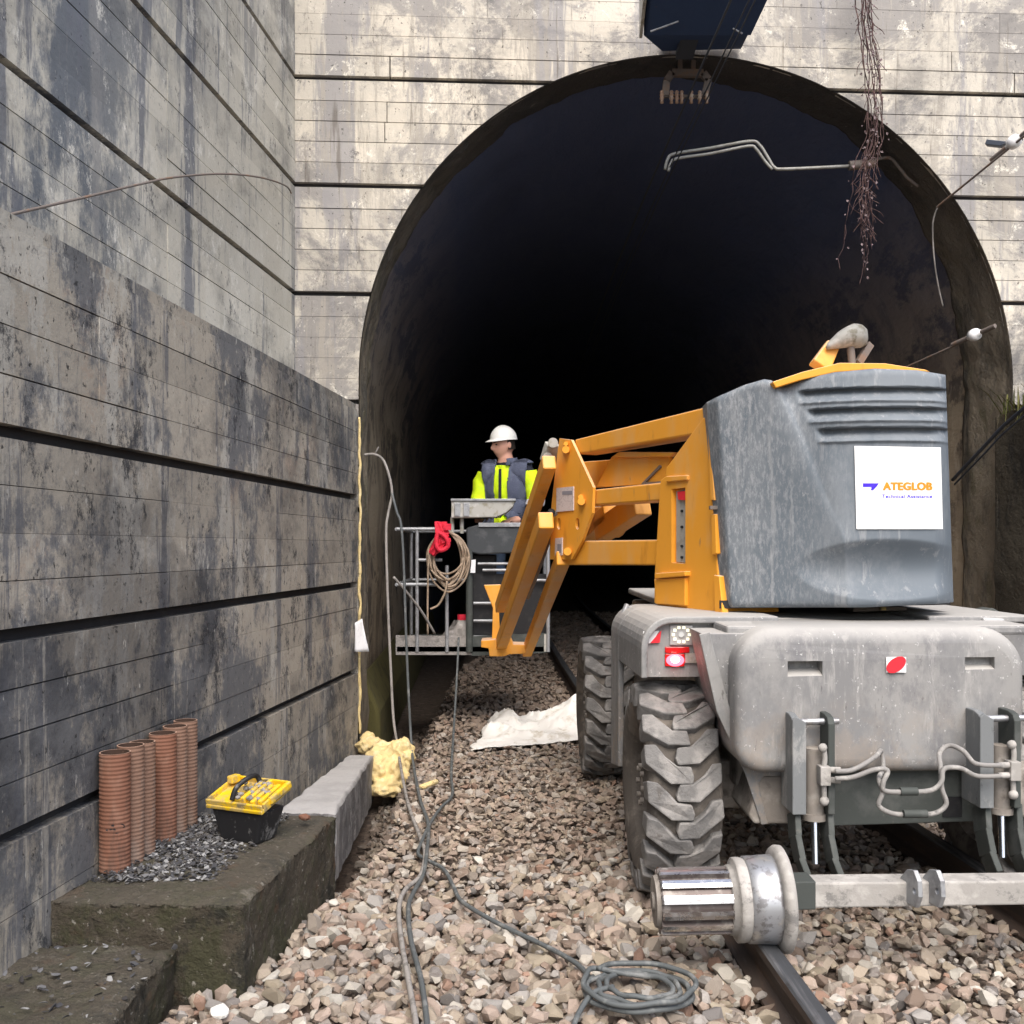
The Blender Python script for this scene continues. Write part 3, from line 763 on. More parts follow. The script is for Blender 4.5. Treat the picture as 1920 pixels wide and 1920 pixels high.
# ------------------------------------------------------------------ ballast: individual stones near the camera, one mass for the rest
def stone_proto(seed, npts):
    rr = random.Random(seed)
    bm = bmesh.new()
    for i in range(npts):
        d = V((rr.gauss(0, 1), rr.gauss(0, 1), rr.gauss(0, 1))).normalized()
        d *= rr.uniform(0.82, 1.1)
        bm.verts.new((d.x * 1.18, d.y * 0.9, d.z * 0.66))
    bmesh.ops.convex_hull(bm, input=bm.verts)
    bmesh.ops.delete(bm, geom=[v for v in bm.verts if not v.link_faces], context='VERTS')
    bmesh.ops.triangulate(bm, faces=bm.faces)
    bm.verts.index_update()
    vs = np.array([v.co[:] for v in bm.verts]); fs = np.array([[v.index for v in f.verts] for f in bm.faces])
    bm.free()
    return vs, fs
PROT_HI = [stone_proto(50 + i, 17) for i in range(20)]
PROT_LO = [stone_proto(150 + i, 10) for i in range(16)]
PAL = np.array([[0.44, 0.345, 0.255], [0.38, 0.275, 0.215], [0.34, 0.315, 0.30], [0.50, 0.46, 0.40], [0.27, 0.18, 0.13], [0.30, 0.245, 0.20], [0.43, 0.31, 0.25], [0.22, 0.20, 0.195], [0.38, 0.20, 0.13], [0.56, 0.53, 0.48], [0.36, 0.29, 0.20]])
PAL = (PAL * 0.75 + PAL.mean(axis=1, keepdims=True) * np.array([[1.05, 1.0, 0.88]]) * 0.38) * 0.76
PALW = np.array([16, 16, 10, 10, 8, 12, 10, 5, 3, 5, 8.]); PALW /= PALW.sum()
stones = []   # x,y,z,size,proto class,tint
def blocked(x, y):
    rxx = rail_x(y)
    for dx in (0.0, 1.08):
        if abs(x - rxx - dx) < 0.05: return True
    return False
def scatter(x0, x1, y0, y1, d, zoff, sz, hi, dusty, keep=1.0):
    nx, ny = int((x1 - x0) / d), int((y1 - y0) / d)
    X, Yy = np.meshgrid(np.arange(nx), np.arange(ny))
    X = x0 + (X + RNG.uniform(0.05, 0.95, X.shape)) * d; Yy = y0 + (Yy + RNG.uniform(0.05, 0.95, Yy.shape)) * d
    for x, y in zip(X.ravel(), Yy.ravel()):
        if keep < 1 and RNG.random() > keep: continue
        if x < low_x(y) + 0.02: continue
        if y < 4.3 and x < (-0.84 + 0.104 * (y - 3.18) - 0.0 if y > 3.2 else -1.03): continue
        if y > 4.2 and x < -0.79 - 0.02 * (y - 4.2): continue
        if blocked(x, y): continue
        s = sz * (0.50 + 0.95 * RNG.random() ** 1.7)
        fine = fbm(V((x * 0.9, y * 0.9, 5.0)))
        s *= 1.0 + 0.22 * fine
        if y > 4.0 and x < 0.45: s *= 0.82
        z = ground_z(x, y) + zoff + RNG.uniform(-0.016, 0.014)
        t = PAL[RNG.choice(len(PAL), p=PALW)] * RNG.uniform(0.8, 1.18)
        if dusty: t = t * (1 - dusty) + np.array([0.26, 0.195, 0.15]) * dusty * RNG.uniform(0.75, 1.2)
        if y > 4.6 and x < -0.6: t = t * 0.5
        stones.append((x, y, z, s, hi, t))
scatter(-1.05, 3.4, 2.2, 4.6, 0.041, -0.012, 0.0285, True, 0.12, 0.92)
scatter(-1.05, 3.4, 2.2, 4.6, 0.044, -0.038, 0.030, True, 0.35)
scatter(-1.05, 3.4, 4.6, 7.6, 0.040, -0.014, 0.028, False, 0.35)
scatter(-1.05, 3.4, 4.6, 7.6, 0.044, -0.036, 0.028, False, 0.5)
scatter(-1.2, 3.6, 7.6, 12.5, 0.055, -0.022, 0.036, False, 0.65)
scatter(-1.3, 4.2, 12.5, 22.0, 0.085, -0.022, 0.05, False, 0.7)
# the stones that show largest become objects of their own
def appar(s):
    x, y, z, sz = s[:4]
    if y < 2.4: return 0
    px = 960 + x / y * FPX; py = HOR + (CAMZ - z) / y * FPX
    if not (10 < px < 1910 and 1500 < py < 1912) or z < -0.03: return 0
    if 1480 < px and py < 1700: return 0
    return sz / y
order = sorted(range(len(stones)), key=lambda i: -appar(stones[i]))
single = set(order[:300])
bed = thing('ballast_bed', None, None, (1.4, 3.0, 0), kind='structure')
def stone_matrix():
    e = RNG.uniform(0, 6.283)
    a, b = RNG.normal(0, 0.35), RNG.normal(0, 0.35)
    return np.array((Matrix.Rotation(e, 3, 'Z') @ Matrix.Rotation(a, 3, 'X') @ Matrix.Rotation(b, 3, 'Y')))
def stone_mesh(name, groups):
    V_, F_, T_ = [], [], []
    nb = 0
    for vs, fs, tint in groups:
        V_.append(vs); F_.append(fs + nb); T_.append(np.repeat(np.append(tint, 1.0)[None, :], len(vs), 0)); nb += len(vs)
    V_, F_, T_ = np.concatenate(V_), np.concatenate(F_), np.concatenate(T_)
    me = bpy.data.meshes.new(name)
    me.vertices.add(len(V_)); me.vertices.foreach_set('co', V_.astype(np.float32).ravel())
    me.loops.add(F_.size); me.loops.foreach_set('vertex_index', F_.astype(np.int32).ravel())
    me.polygons.add(len(F_)); me.polygons.foreach_set('loop_start', np.arange(0, F_.size, 3, dtype=np.int32))
    me.polygons.foreach_set('loop_total', np.full(len(F_), 3, dtype=np.int32))
    me.polygons.foreach_set('use_smooth', np.zeros(len(F_), dtype=bool))
    me.update(calc_edges=True)
    ca = me.color_attributes.new('tint', 'FLOAT_COLOR', 'POINT')
    ca.data.foreach_set('color', T_.astype(np.float32).ravel())
    return me
grp = []
basev = np.array([1.4, 3.0, 0.0])
for i, (x, y, z, s, hi, t) in enumerate(stones):
    if i in single: continue
    pr = PROT_HI if hi else PROT_LO
    vs, fs = pr[RNG.integers(len(pr))]
    grp.append(((vs * s) @ stone_matrix().T + np.array([x, y, z]) - basev, fs, t))
me = stone_mesh('gravel', grp)
me.materials.append(M['stone'])
o = bpy.data.objects.new('gravel', me); COL.objects.link(o); o.parent = bed; o['kind'] = 'stuff'
BASE[o.name] = BASE[bed.name]
shared = []
for i in range(60):
    vs, fs = PROT_HI[i % 20]
    m_ = stone_mesh('stone', [(vs, fs, PAL[RNG.choice(len(PAL), p=PALW)] * RNG.uniform(0.8, 1.18))])
    m_.materials.append(M['stone']); shared.append(m_)
for k, i in enumerate(sorted(single)):
    x, y, z, s, hi, t = stones[i]
    o = bpy.data.objects.new('stone', shared[k % 60]); COL.objects.link(o); o.parent = bed
    o.location = V((x, y, z)) - BASE[bed.name]; o.scale = (s, s, s)
    o.rotation_euler = (RNG.normal(0, 0.35), RNG.normal(0, 0.35), RNG.uniform(0, 6.28))

# ------------------------------------------------------------------ the boom lift
BL = thing('boom_lift', 'orange and grey articulated boom lift on muddy tyres and rail wheels at the tunnel mouth', 'boom lift', (1.33, 5.0, 0))
def MX(Y): return 1.49 - 0.035 * Y      # machine centre line
def Mc(x, Y, z): return V((MX(Y) + x, Y + 0.035 * x, z))

# --- engine hood at the rear
HX0, HX1 = P(1374, 1200, 3.65).x, P(1922, 1200, 3.65).x
HZ0, HZ1 = P(0, 1446, 3.65).z, P(0, 1183, 3.65).z + 0.012
mb = MB()
def rr_section(x0, x1, z0, z1, rt, rb, n=8):
    pts = []
    for cx, cz, r, a0 in ((x1 - rt, z1 - rt, rt, 0), (x0 + rt, z1 - rt, rt, 90), (x0 + rb, z0 + rb, rb, 180), (x1 - rb, z0 + rb, rb, 270)):
        for i in range(n + 1):
            a = R(a0 + 90 * i / n)
            pts.append((cx + r * math.cos(a), cz + r * math.sin(a)))
    return pts
HYS = [(3.645, 0.055), (3.625 + 0.004, 0.03), (3.63, 0.016), (3.645, 0.004), (3.67, 0.0), (4.25, 0.0)]
rings_ = []
for Y, ins in [(3.622, 0.050), (3.6245, 0.030), (3.630, 0.016), (3.641, 0.006), (3.658, 0.0), (4.25, 0.0)]:
    sec = rr_section(HX0 + ins, HX1 - ins, HZ0 + ins, HZ1 - ins * 1.1, 0.15 - ins * 0.8, 0.10 - ins * 0.8)
    rings_.append([V((x, Y + 0.035 * (x - 1.36) + 1.6 * max(z - (HZ1 - 0.14), 0) ** 2, z)) for x, z in sec])
n = len(rings_[0])
allv = [p for r_ in rings_ for p in r_]
mb.add(allv, [(k * n + i, k * n + (i + 1) % n, (k + 1) * n + (i + 1) % n, (k + 1) * n + i) for k in range(len(rings_) - 1) for i in range(n)], 0, True)
mb.add(rings_[0], [tuple(range(n - 1, -1, -1))], 0, False)
mb.add(rings_[-1], [tuple(range(n))], 0, False)
hood = mb.build('rear_hood', M['grey'], BL, clean=True)
for (x0, x1, y0, y1) in ((1475, 1541, 1239, 1272), (1812, 1869, 1233, 1266)):
    a, b = P(x0, y0, 3.625), P(x1, y1, 3.625)
    c = MB()
    q = [V((0, 3.58, b.z - 0.004)), V((0, 3.58, a.z)), V((0, 3.685, a.z)), V((0, 3.675, a.z - 0.03))]
    c.prism([V((a.x, p.y, p.z)) for p in q], V((b.x - a.x, 0, 0)))
    cut(hood, c)
mb = MB()     # red and white reflector on the hood
def qd(px0, py0, px1, py1, Y): return [P(px0, py1, Y), P(px1, py1, Y), P(px1, py0, Y), P(px0, py0, Y)]
mb.prism(qd(1662, 1232, 1699, 1261, 3.619), V((0, 0.004, 0)))
rf = mb.build('reflector', M['white'], BL)
mb = MB(); cx, cy = 1680.5, 1246.5
mb.prism([P(cx + 19 * math.cos(a) * 0.97 - 5 * math.sin(a) * 0.0 + 6 * math.cos(a) * 0, cy + 14 * math.sin(a) - 7 * math.cos(a), 3.616) for a in [2 * math.pi * i / 20 for i in range(20)]], V((0, 0.002, 0)))
mb.build('reflector_stripe', M['red'], rf)

# --- frame flange left of the hood, and its side plate
mb = MB()
YF = 3.70
mb.prism([P(*p, YF) for p in ((1311, 1190), (1331, 1185), (1338, 1215), (1372, 1340), (1408, 1424), (1436, 1437), (1500, 1443), (1500, 1453), (1432, 1456), (1422, 1470), (1441, 1545), (1428, 1547), (1398, 1452), (1344, 1335))], V((0, 0.016, 0)))
mb.prism([P(*p, 3.73) for p in ((1316, 1188), (1420, 1188), (1420, 1448), (1404, 1440), (1348, 1330))], V((0, 0.42, 0)))
mb.build('frame_flange', M['grey'], BL, bevel=0.003)
# lower skirt left and right, dark cross member between
mb = MB(); mb.prism([P(*p, 3.71) for p in ((1424, 1457), (1500, 1452), (1502, 1545), (1414, 1545), (1404, 1530))], V((0, 0.3, 0)))
mb.build('skirt_plate', M['mud'], BL, bevel=0.008)
mb = MB(); mb.prism([P(*p, 3.71) for p in ((1896, 1440), (1990, 1440), (1990, 1532), (1896, 1532))], V((0, 0.3, 0)))
mb.build('skirt_plate', M['mud'], BL, bevel=0.008)
mb = MB(); mb.prism([P(*p, 3.70) for p in ((1548, 1447), (1860, 1443), (1842, 1540), (1556, 1549))], V((0, 0.05, 0)))
mb.prism([P(*p, 3.695) for p in ((1560, 1441), (1860, 1436), (1860, 1446), (1560, 1452))], V((0, 0.05, 0)))
cm = mb.build('cross_member', M['dark'], BL, bevel=0.004)
mb = MB(); mb.prism([P(*p, 3.694) for p in ((1770, 1494), (1804, 1494), (1804, 1532), (1768, 1532))], V((0, 0.004, 0)))
mb.build('opening_shade', M['black'], cm)  # black plate laid on for the dark inside an opening

# --- main frame, rear fenders, deck
mb = MB()
mb.box((MX(5.2), 5.2, 0.70), (0.86, 2.5, 0.50))
mb.box((MX(5.3), 5.3, 0.98), (1.06, 2.5, 0.16))
mb.box((MX(6.2), 6.2, 0.56), (1.2, 0.3, 0.22))
mb.box((MX(4.19), 4.19, 0.44), (1.2, 0.2, 0.2))
mb.build('chassis', M['mud'], BL, bevel=0.02)
FW = 0.845
def fender_simple(sx):
    """sx=-1 left, +1 right"""
    mb = MB()
    def prof_(ins, zlow):
        pts = [(FW - ins, zlow), (FW - ins, 1.0)]
        for i in range(9):
            a = R(90 * i / 8); r = 0.125 - ins
            pts.append((FW - 0.125 + r * math.cos(a), 1.0 + r * math.sin(a)))
        pts.append((0.30, 1.125 - ins))
        return pts
    def sweep(y0, y1, z0, z1):
        A0, A1 = prof_(0, z0), prof_(0, z1)
        B0, B1 = prof_(0.026, z0), prof_(0.026, z1)
        n = len(A0)
        vs = []
        for prf, y in ((A0, y0), (A1, y1), (B0, y0), (B1, y1)):
            vs += [Mc(sx * x, y + (0.08 * max(z - 1.0, 0) if y == y0 else 0), z) for x, z in prf]
        fs = []
        for i in range(n - 1):
            fs += [(i, i + 1, n + i + 1, n + i), (2 * n + i + 1, 2 * n + i, 3 * n + i, 3 * n + i + 1),
                   (i + 1, i, 2 * n + i, 2 * n + i + 1), (n + i, n + i + 1, 3 * n + i + 1, 3 * n + i)]
        fs += [(0, n, 3 * n, 2 * n), (2 * n - 1, n - 1, 3 * n - 1, 4 * n - 1)]
        mb.add(vs, fs, 0, False)
    sweep(3.99, 4.63, 0.885, 0.885)
    sweep(4.632, 4.88, 0.40, 0.36)
    return mb
for sx in (-1, 1):
    fo = fender_simple(sx).build('rear_fender', M['grey'], BL, clean=True, bevel=0.006)
# deck plate between the fenders under the turret
mb = MB()
mb.prism([Mc(-0.56, 3.78, 1.07), Mc(0.60, 3.78, 1.07), Mc(0.62, 6.5, 1.10), Mc(-0.52, 6.5, 1.10)], V((0, 0, 0.035)))
mb.build('deck', M['grey'], BL, bevel=0.01)
# lamp recess plates
def lamp_plate(sx):
    mb = MB()
    pts = [(FW - 0.025, 0.885), (FW - 0.025, 1.0)]
    for i in range(7):
        a = R(90 * i / 6); pts.append((FW - 0.125 + 0.1 * math.cos(a), 1.0 + 0.1 * math.sin(a)))
    pts += [(0.44, 1.10), (0.44, 0.885)]
    mb.prism([Mc(sx * x, 4.035, z) for x, z in pts], V((0, 0.02, 0)))
    return mb.build('lamp_panel', M['grey'], BL)
lpL = lamp_plate(-1); lpR = lamp_plate(1)
# tail lamp cluster left
YL = 4.0
mb = MB(); mb.prism(qd(1256, 1172, 1299, 1210, YL), V((0, 0.035, 0))); wl = mb.build('work_light', M['lampglass'], BL, bevel=0.004)
mb = MB()
for i in range(10):
    a = 2 * math.pi * i / 10
    c = P(1277.5 + 15 * math.cos(a), 1190 + 14 * math.sin(a), YL - 0.002)
    mb.box(c, (0.011, 0.006, 0.011))
mb.build('led_ring', M['led'], wl)
mb = MB(); mb.cyl(P(1277.5, 1190, YL - 0.004), P(1277.5, 1190, YL + 0.01), 0.011)
mb.build('lens', M['lampglass'], wl)
mb = MB(); mb.prism(qd(1247, 1213, 1293, 1224, YL), V((0, 0.03, 0))); mb.prism(qd(1247, 1226, 1284, 1250, YL), V((0, 0.03, 0)))
tl = mb.build('tail_lamp', M['redlens'], BL, bevel=0.003)
mb = MB(); mb.blob(P(1266, 1238, YL - 0.002), (0.036, 0.012, 0.024), 0, 1, 3); mb.build('lit_lens', M['redlit'], tl)
mb = MB(); mb.blob(P(1266, 1237, YL - 0.010), (0.017, 0.012, 0.013), 0, 1, 3); mb.build('lit_core', M['redcore'], tl)
mb = MB(); mb.prism(qd(1285, 1225, 1322, 1243, YL), V((0, 0.03, 0))); mb.build('clear_lens', M['beige'], tl)
mb = MB(); mb.prism([P(1206, 1206, 3.999), P(1222, 1206, 3.999), P(1236, 1183, 3.999), P(1206, 1184, 3.999)], V((0, 0.006, 0)))
rf = mb.build('reflector', M['white'], BL)
mb = MB(); mb.prism([P(1219, 1206, 3.996), P(1237, 1205, 3.996), P(1240, 1182, 3.996)], V((0, 0.004, 0))); mb.build('reflector_stripe', M['red'], rf)
# fender fittings
mb = MB()
mb.cyl(P(1163, 1168, 4.75), P(1176, 1134, 4.78), 0.014); mb.cyl(P(1170, 1150, 4.76), P(1186, 1150, 4.76), 0.018); mb.box(P(1180, 1140, 4.78), (0.03, 0.03, 0.02))
mb.build('latch', M['steel'], BL, bevel=0.003)
mb = MB(); mb.prism([P(*p, 4.05) for p in ((1772, 1160), (1842, 1156), (1842, 1176), (1800, 1174))], V((0, 0.25, 0))); mb.build('deck_pad', M['black'], BL, bevel=0.005)
mb = MB(); mb.prism([P(*p, 4.0) for p in ((1844, 1158), (1884, 1160), (1888, 1180), (1844, 1178))], V((0, 0.08, 0))); mb.build('corner_lamp', M['lampglass'], BL, bevel=0.006)
mb = MB(); mb.prism([P(*p, 4.4) for p in ((1830, 1148), (1862, 1140), (1884, 1152), (1884, 1160), (1830, 1156))], V((0, 0.1, 0))); mb.build('deck_pad', M['dark'], BL, bevel=0.005)
mb = MB(); mb.cyl(Mc(-0.02, 5.1, 1.09), Mc(-0.02, 5.1, 1.165), 0.42, n=40)
mb.build('slew_ring', M['black'], BL)

# --- wheels
TR, TW = 0.425, 0.165
def make_wheel(Y, sx):
    wh = MB()
    prof_ = [(-0.11, 0.03), (-0.11, 0.10), (-0.085, 0.12), (-0.085, 0.20), (-0.115, 0.235), (-0.125, 0.243), (-0.11, 0.25)]
    c = Mc(sx * 0.700, Y, TR)
    ax = V((1, 0.035, 0)).normalized()
    wh.lathe(c, ax * sx * -1, [(-h, r) for h, r in prof_], 36)
    wh.lathe(c, ax * sx, [(0.11, 0.0), (0.11, 0.03)], 36)
    for i in range(8):
        a = 2 * math.pi * i / 8
        q = c + V((0, math.cos(a) * 0.075, math.sin(a) * 0.075)) + ax * sx * 0.11
        wh.cyl(q, q + ax * sx * 0.014, 0.011, n=8)
    wheel = wh.build('wheel', M['mud'], BL)
    ty = MB()
    side = [(-0.115, 0.243), (-0.135, 0.27), (-0.143, 0.32), (-0.138, 0.36), (-0.122, 0.380), (-0.085, 0.386), (0, 0.388)]
    pr = side + [(-h, r) for h, r in side[-2::-1]]
    ty.lathe(c, ax, pr, 72)
    ty.lathe(c, ax, [(0.115, 0.243), (0.09, 0.23), (-0.09, 0.23), (-0.115, 0.243)], 72)
    ty.build('tyre', M['tyre'], wheel)
    NL = 19
    shape = {-1: [(-0.147, 0.112), (-0.147, 0.032), (-0.055, -0.040), (0.028, -0.043), (0.034, -0.020), (0.022, 0.022), (-0.030, 0.026), (-0.068, 0.058), (-0.105, 0.104)]}
    shape[1] = [(-x, s) for x, s in shape[-1]][::-1]
    for side_ in (-1, 1):
        for k in range(NL):
            s0 = 2 * math.pi * TR / NL * (k + (0.5 if side_ > 0 else 0))
            lg = MB()
            top, bot = [], []
            for x, s in shape[side_]:
                x2 = x + random.uniform(-0.005, 0.005); s = s + random.uniform(-0.005, 0.005)
                a = (s0 + s) / TR
                for lst, rad in ((top, TR - (0.012 if abs(x) > 0.14 else 0.0) + random.uniform(-0.002, 0.001)), (bot, 0.335 if abs(x) > 0.14 else 0.365)):
                    lst.append(c + ax * (x2 * (0.97 if lst is top else 1.0)) + V((0, -rad * math.cos(a), rad * math.sin(a))))
            n = len(top)
            vs = top + bot
            fs = [tuple(range(n))] + [(j, i, n + i, n + j) for i, j in ((i, (i + 1) % n) for i in range(n))]
            if side_ > 0 or True:
                lg.add(vs, fs)
            lg.build('tread_lug', M['lug'], wheel, clean=True, bevel=0.007)
    return wheel
make_wheel(4.19, -1)
make_wheel(4.19, 1)
make_wheel(6.28, -1)
make_wheel(6.28, 1)

# --- rail axle
YA = 3.29
mb = MB()
mb.prism([P(*p, YA) for p in ((1490, 1656), (2120, 1650), (2120, 1694), (1490, 1704))], V((0, 0.09, 0)))
ra = mb.build('rail_axle', M['mudbeam'], BL, bevel=0.006)
mb = MB(); mb.prism([P(*p, YA - 0.004) for p in ((1488, 1654), (1530, 1653), (1530, 1706), (1488, 1707))], V((0, 0.1, 0))); mb.build('axle_stub', M['dark'], ra, bevel=0.004)
for x in (1706, 1748):
    mb = MB()
    pts = [(0.06, 1652), (0.02, 1630), (-0.02, 1624), (-0.045, 1640), (-0.05, 1668), (-0.03, 1692), (0.06, 1694)]
    a = P(x, 1660, YA)
    mb.prism([V((a.x - 0.008 + (-0.15 * yy), YA + yy - 0.02, P(0, zz, YA).z)) for yy, zz in pts], V((0.016, 0, 0)))
    lo_ = mb.build('lug_plate', M['steel'], ra, bevel=0.003, clean=True)
    c = MB(); c.cyl(V((a.x - 0.06, YA - 0.045, P(0, 1662, YA).z)), V((a.x + 0.06, YA - 0.045, P(0, 1662, YA).z)), 0.011, n=14)
    bake(lo_); cut(lo_, c)
axd = (P(1470, 1684, YA) - P(1290, 1688, YA)).normalized()
cw = P(1455, 1685, YA + 0.03)
mb = MB(); mb.lathe(cw, axd, [(0.005, 0.05), (0.005, 0.12), (-0.012, 0.141), (-0.02, 0.1405), (-0.055, 0.1385), (-0.10, 0.137), (-0.104, 0.130), (-0.104, 0.05)], 72)
rw = mb.build('rail_wheel', M['wornsteel'], ra)
mb = MB(); mb.lathe(cw, axd, [(-0.095, 0.128), (-0.118, 0.134), (-0.136, 0.134), (-0.140, 0.128), (-0.140, 0.112), (-0.158, 0.110), (-0.160, 0.09)], 60)
mb.build('wheel_hub', M['mudbeam'], ra)
mb = MB(); mb.lathe(cw, axd, [(0.03, 0.03), (0.03, 0.158), (0.024, 0.169), (0.008, 0.170), (-0.002, 0.164), (-0.008, 0.146), (-0.008, 0.12)], 72)
mb.build('wheel_flange', M['mudbeam'], ra)
mb = MB()
NF = 13; vs = []
t = V((0, 0, 1)); xx = axd.cross(t).normalized(); yy = axd.cross(xx)
hs = [-0.235, -0.446, -0.450]
secs = []
for h, sc_ in ((-0.158, 1.0), (-0.380, 1.0), (-0.386, 0.97)):
    ringv = []
    for i in range(NF):
        for fr, rad in ((0.0, 0.106), (0.26, 0.107), (0.52, 0.106), (0.58, 0.091), (0.94, 0.091)):
            a = 2 * math.pi * (i + fr) / NF
            ringv.append(cw + axd * h + (xx * math.cos(a) + yy * math.sin(a)) * rad * sc_)
    secs.append(ringv)
n = len(secs[0]); allv = [p for r_ in secs for p in r_]
for i in range(n):
    mb.add(allv, [(k * n + i, k * n + (i + 1) % n, (k + 1) * n + (i + 1) % n, (k + 1) * n + i) for k in range(2)], 1 if i % 5 >= 2 else 0, False)
mb.add(secs[-1], [tuple(range(n))], 1)
mb.build('drive_drum', [M['chrome'], M['flute']], ra, clean=True)
mb = MB(); mb.cyl(cw + axd * -0.386, cw + axd * -0.400, 0.085, 0.080, n=32); mb.cyl(cw + axd * -0.400, cw + axd * -0.408, 0.03, n=20)
mb.build('drum_cap', M['mud'], ra)

rend = P(2120, 1672, YA)
cwr = V((rail_x(YA + 0.03) + 1.08 + (rail_x(YA) + 0.0 - cw.x) * -1.0 + 0.02, YA + 0.03, cw.z))
axr = -axd
mb = MB(); mb.lathe(cwr, axr, [(0.005, 0.05), (0.005, 0.12), (-0.012, 0.141), (-0.02, 0.1405), (-0.055, 0.1385), (-0.10, 0.137), (-0.104, 0.130), (-0.104, 0.05)], 48)
mb.build('rail_wheel', M['wornsteel'], ra)
mb = MB(); mb.lathe(cwr, axr, [(0.03, 0.03), (0.03, 0.158), (0.024, 0.169), (0.008, 0.170), (-0.002, 0.164), (-0.008, 0.146), (-0.008, 0.12)], 48)
mb.build('wheel_flange', M['mudbeam'], ra)
mb = MB(); mb.lathe(cwr, axr, [(-0.095, 0.128), (-0.118, 0.134), (-0.136, 0.134), (-0.140, 0.112), (-0.158, 0.110), (-0.160, 0.0)], 40)
mb.build('wheel_hub', M['mudbeam'], ra)
mb = MB(); mb.lathe(cwr, axr, [(-0.158, 0.106), (-0.380, 0.106), (-0.400, 0.085), (-0.408, 0.0)], 13, smooth=False)
mb.build('drive_drum', M['chrome'], ra)

# --- hoist brackets with cylinders and curved arms
def bracket(dx, Yb, xs_):
    (xa0, xa1, xb0, xb1, yt, yb) = xs_
    mb = MB()
    mb2 = MB()
    for x0, x1, mm in ((xa0, xa1, mb2), (xb0, xb1, mb)):
        a, b = P(x0, yt, Yb), P(x1, yb, Yb)
        zt, zb = a.z, b.z
        q = [V((a.x, Yb + 0.0, zb)), V((a.x, Yb + 0.0, zt - 0.03)), V((a.x, Yb + 0.015, zt - 0.008)), V((a.x, Yb + 0.05, zt)), V((a.x, Yb + 0.15, zt)), V((a.x, Yb + 0.15, zb))]
        mm.prism(q, V((b.x - a.x, 0, 0)))
    a, b = P(xa1, yt + 14, Yb + 0.12), P(xb0, yb, Yb + 0.12)
    mb.prism([V((a.x - 0.02, a.y, b.z)), V((b.x + 0.02, a.y, b.z)), V((b.x + 0.02, a.y, a.z)), V((a.x - 0.02, a.y, a.z))], V((0, 0.02, 0)))
    br = mb.build('hoist_bracket', M['dark'], BL, bevel=0.004)
    mb2.build('bracket_plate', M['cheek'], br, bevel=0.004)
    mb = MB()   # light front edge plate
    a, b = P(xa0, yt + 2, Yb - 0.004), P(xa1 + 12, yb, Yb - 0.004)
    mb.prism([V((a.x, a.y, b.z)), V((b.x, a.y, b.z)), V((b.x, a.y, a.z - 0.02)), V((a.x + 0.012, a.y, a.z)), V((a.x, a.y, a.z - 0.012))], V((0, 0.012, 0)))
    mb.build('bracket_cheek', M['cheek'], br, bevel=0.003)
    cxp = (xa1 + xb0) / 2 + 4
    mb = MB()
    mb.cyl(P(xa0 - 4, yt + 12, Yb + 0.05), P(xb1 + 6, yt + 10, Yb + 0.05), 0.012, n=14)
    for yy in (yt + 30, yt + 48): mb.cyl(P(xa0 - 3, yy, Yb + 0.03), P(xa0 + 4, yy, Yb + 0.03), 0.009, n=8)
    mb.build('pivot_pin', M['wornsteel'], br)
    mb = MB()
    mb.cyl(P(cxp - 4, yt + 60, Yb + 0.06), P(cxp - 4, yb + 2, Yb + 0.06), 0.034, n=24)
    mb.cyl(P(cxp - 4, yb - 4, Yb + 0.06), P(cxp - 4, yb + 8, Yb + 0.06), 0.042, n=24)
    cy_ = mb.build('lift_cylinder', M['mud'], br)
    mb = MB(); mb.cyl(P(cxp - 3, yb + 8, Yb + 0.06), P(cxp - 1, yb + 92, Yb + 0.02), 0.014, n=16)
    mb.build('piston_rod', M['rod'], br)
    mb = MB()
    side = 1 if dx > 0 else -1
    hx = cxp + (14 if side < 0 else 18)
    mb.box(P(hx, (yt + yb) / 2 + 18, Yb + 0.0), (0.036, 0.05, 0.066))
    mb.tube([P(hx, yt + 62, Yb), P(hx + 2, yt + 80, Yb), P(hx, yt + 100, Yb)], 0.010, 8)
    mb.blob(P(hx - 2, yt + 60, Yb - 0.004), (0.016, 0.016, 0.016), 0.1, 2, 2)
    mb.tube([P(hx, (yt + yb) / 2 + 30, Yb), P(hx + 1, yb - 32, Yb)], 0.010, 8)
    mb.blob(P(hx + 1, yb - 26, Yb - 0.006), (0.017, 0.017, 0.017), 0.1, 2, 2)
    for yy in (8, 27):
        q = P(hx, (yt + yb) / 2 + yy, Yb - 0.006)
        mb.cyl(q, q + V((0.055 * -side, -0.01, 0)), 0.011, n=10)
    mb.build('valve_block', M['mudbeam'], br, bevel=0.003)
    for xk in (xa0 + 8, xb0 + 2):
        mb = MB()
        path = [(xk - 6, yb - 6), (xk - 3, yb + 40), (xk + 6, yb + 85), (xk + 20, yb + 122)]
        pts = [P(a_, b_, Yb + 0.07 - 0.10 * i / 3) for i, (a_, b_) in enumerate(path)]
        for a_, b_ in zip(pts[:-1], pts[1:]): mb.beam(a_, b_ + (b_ - a_) * 0.06, 0.022, 0.10, up=V((0, -1, 0)))
        mb.build('swing_arm', M['dark'], br, bevel=0.004)
    return br
bracket(-1, 3.52, (1486, 1500, 1553, 1566, 1342, 1528))
bracket(1, 3.52, (1838, 1852, 1902, 1915, 1336, 1516))
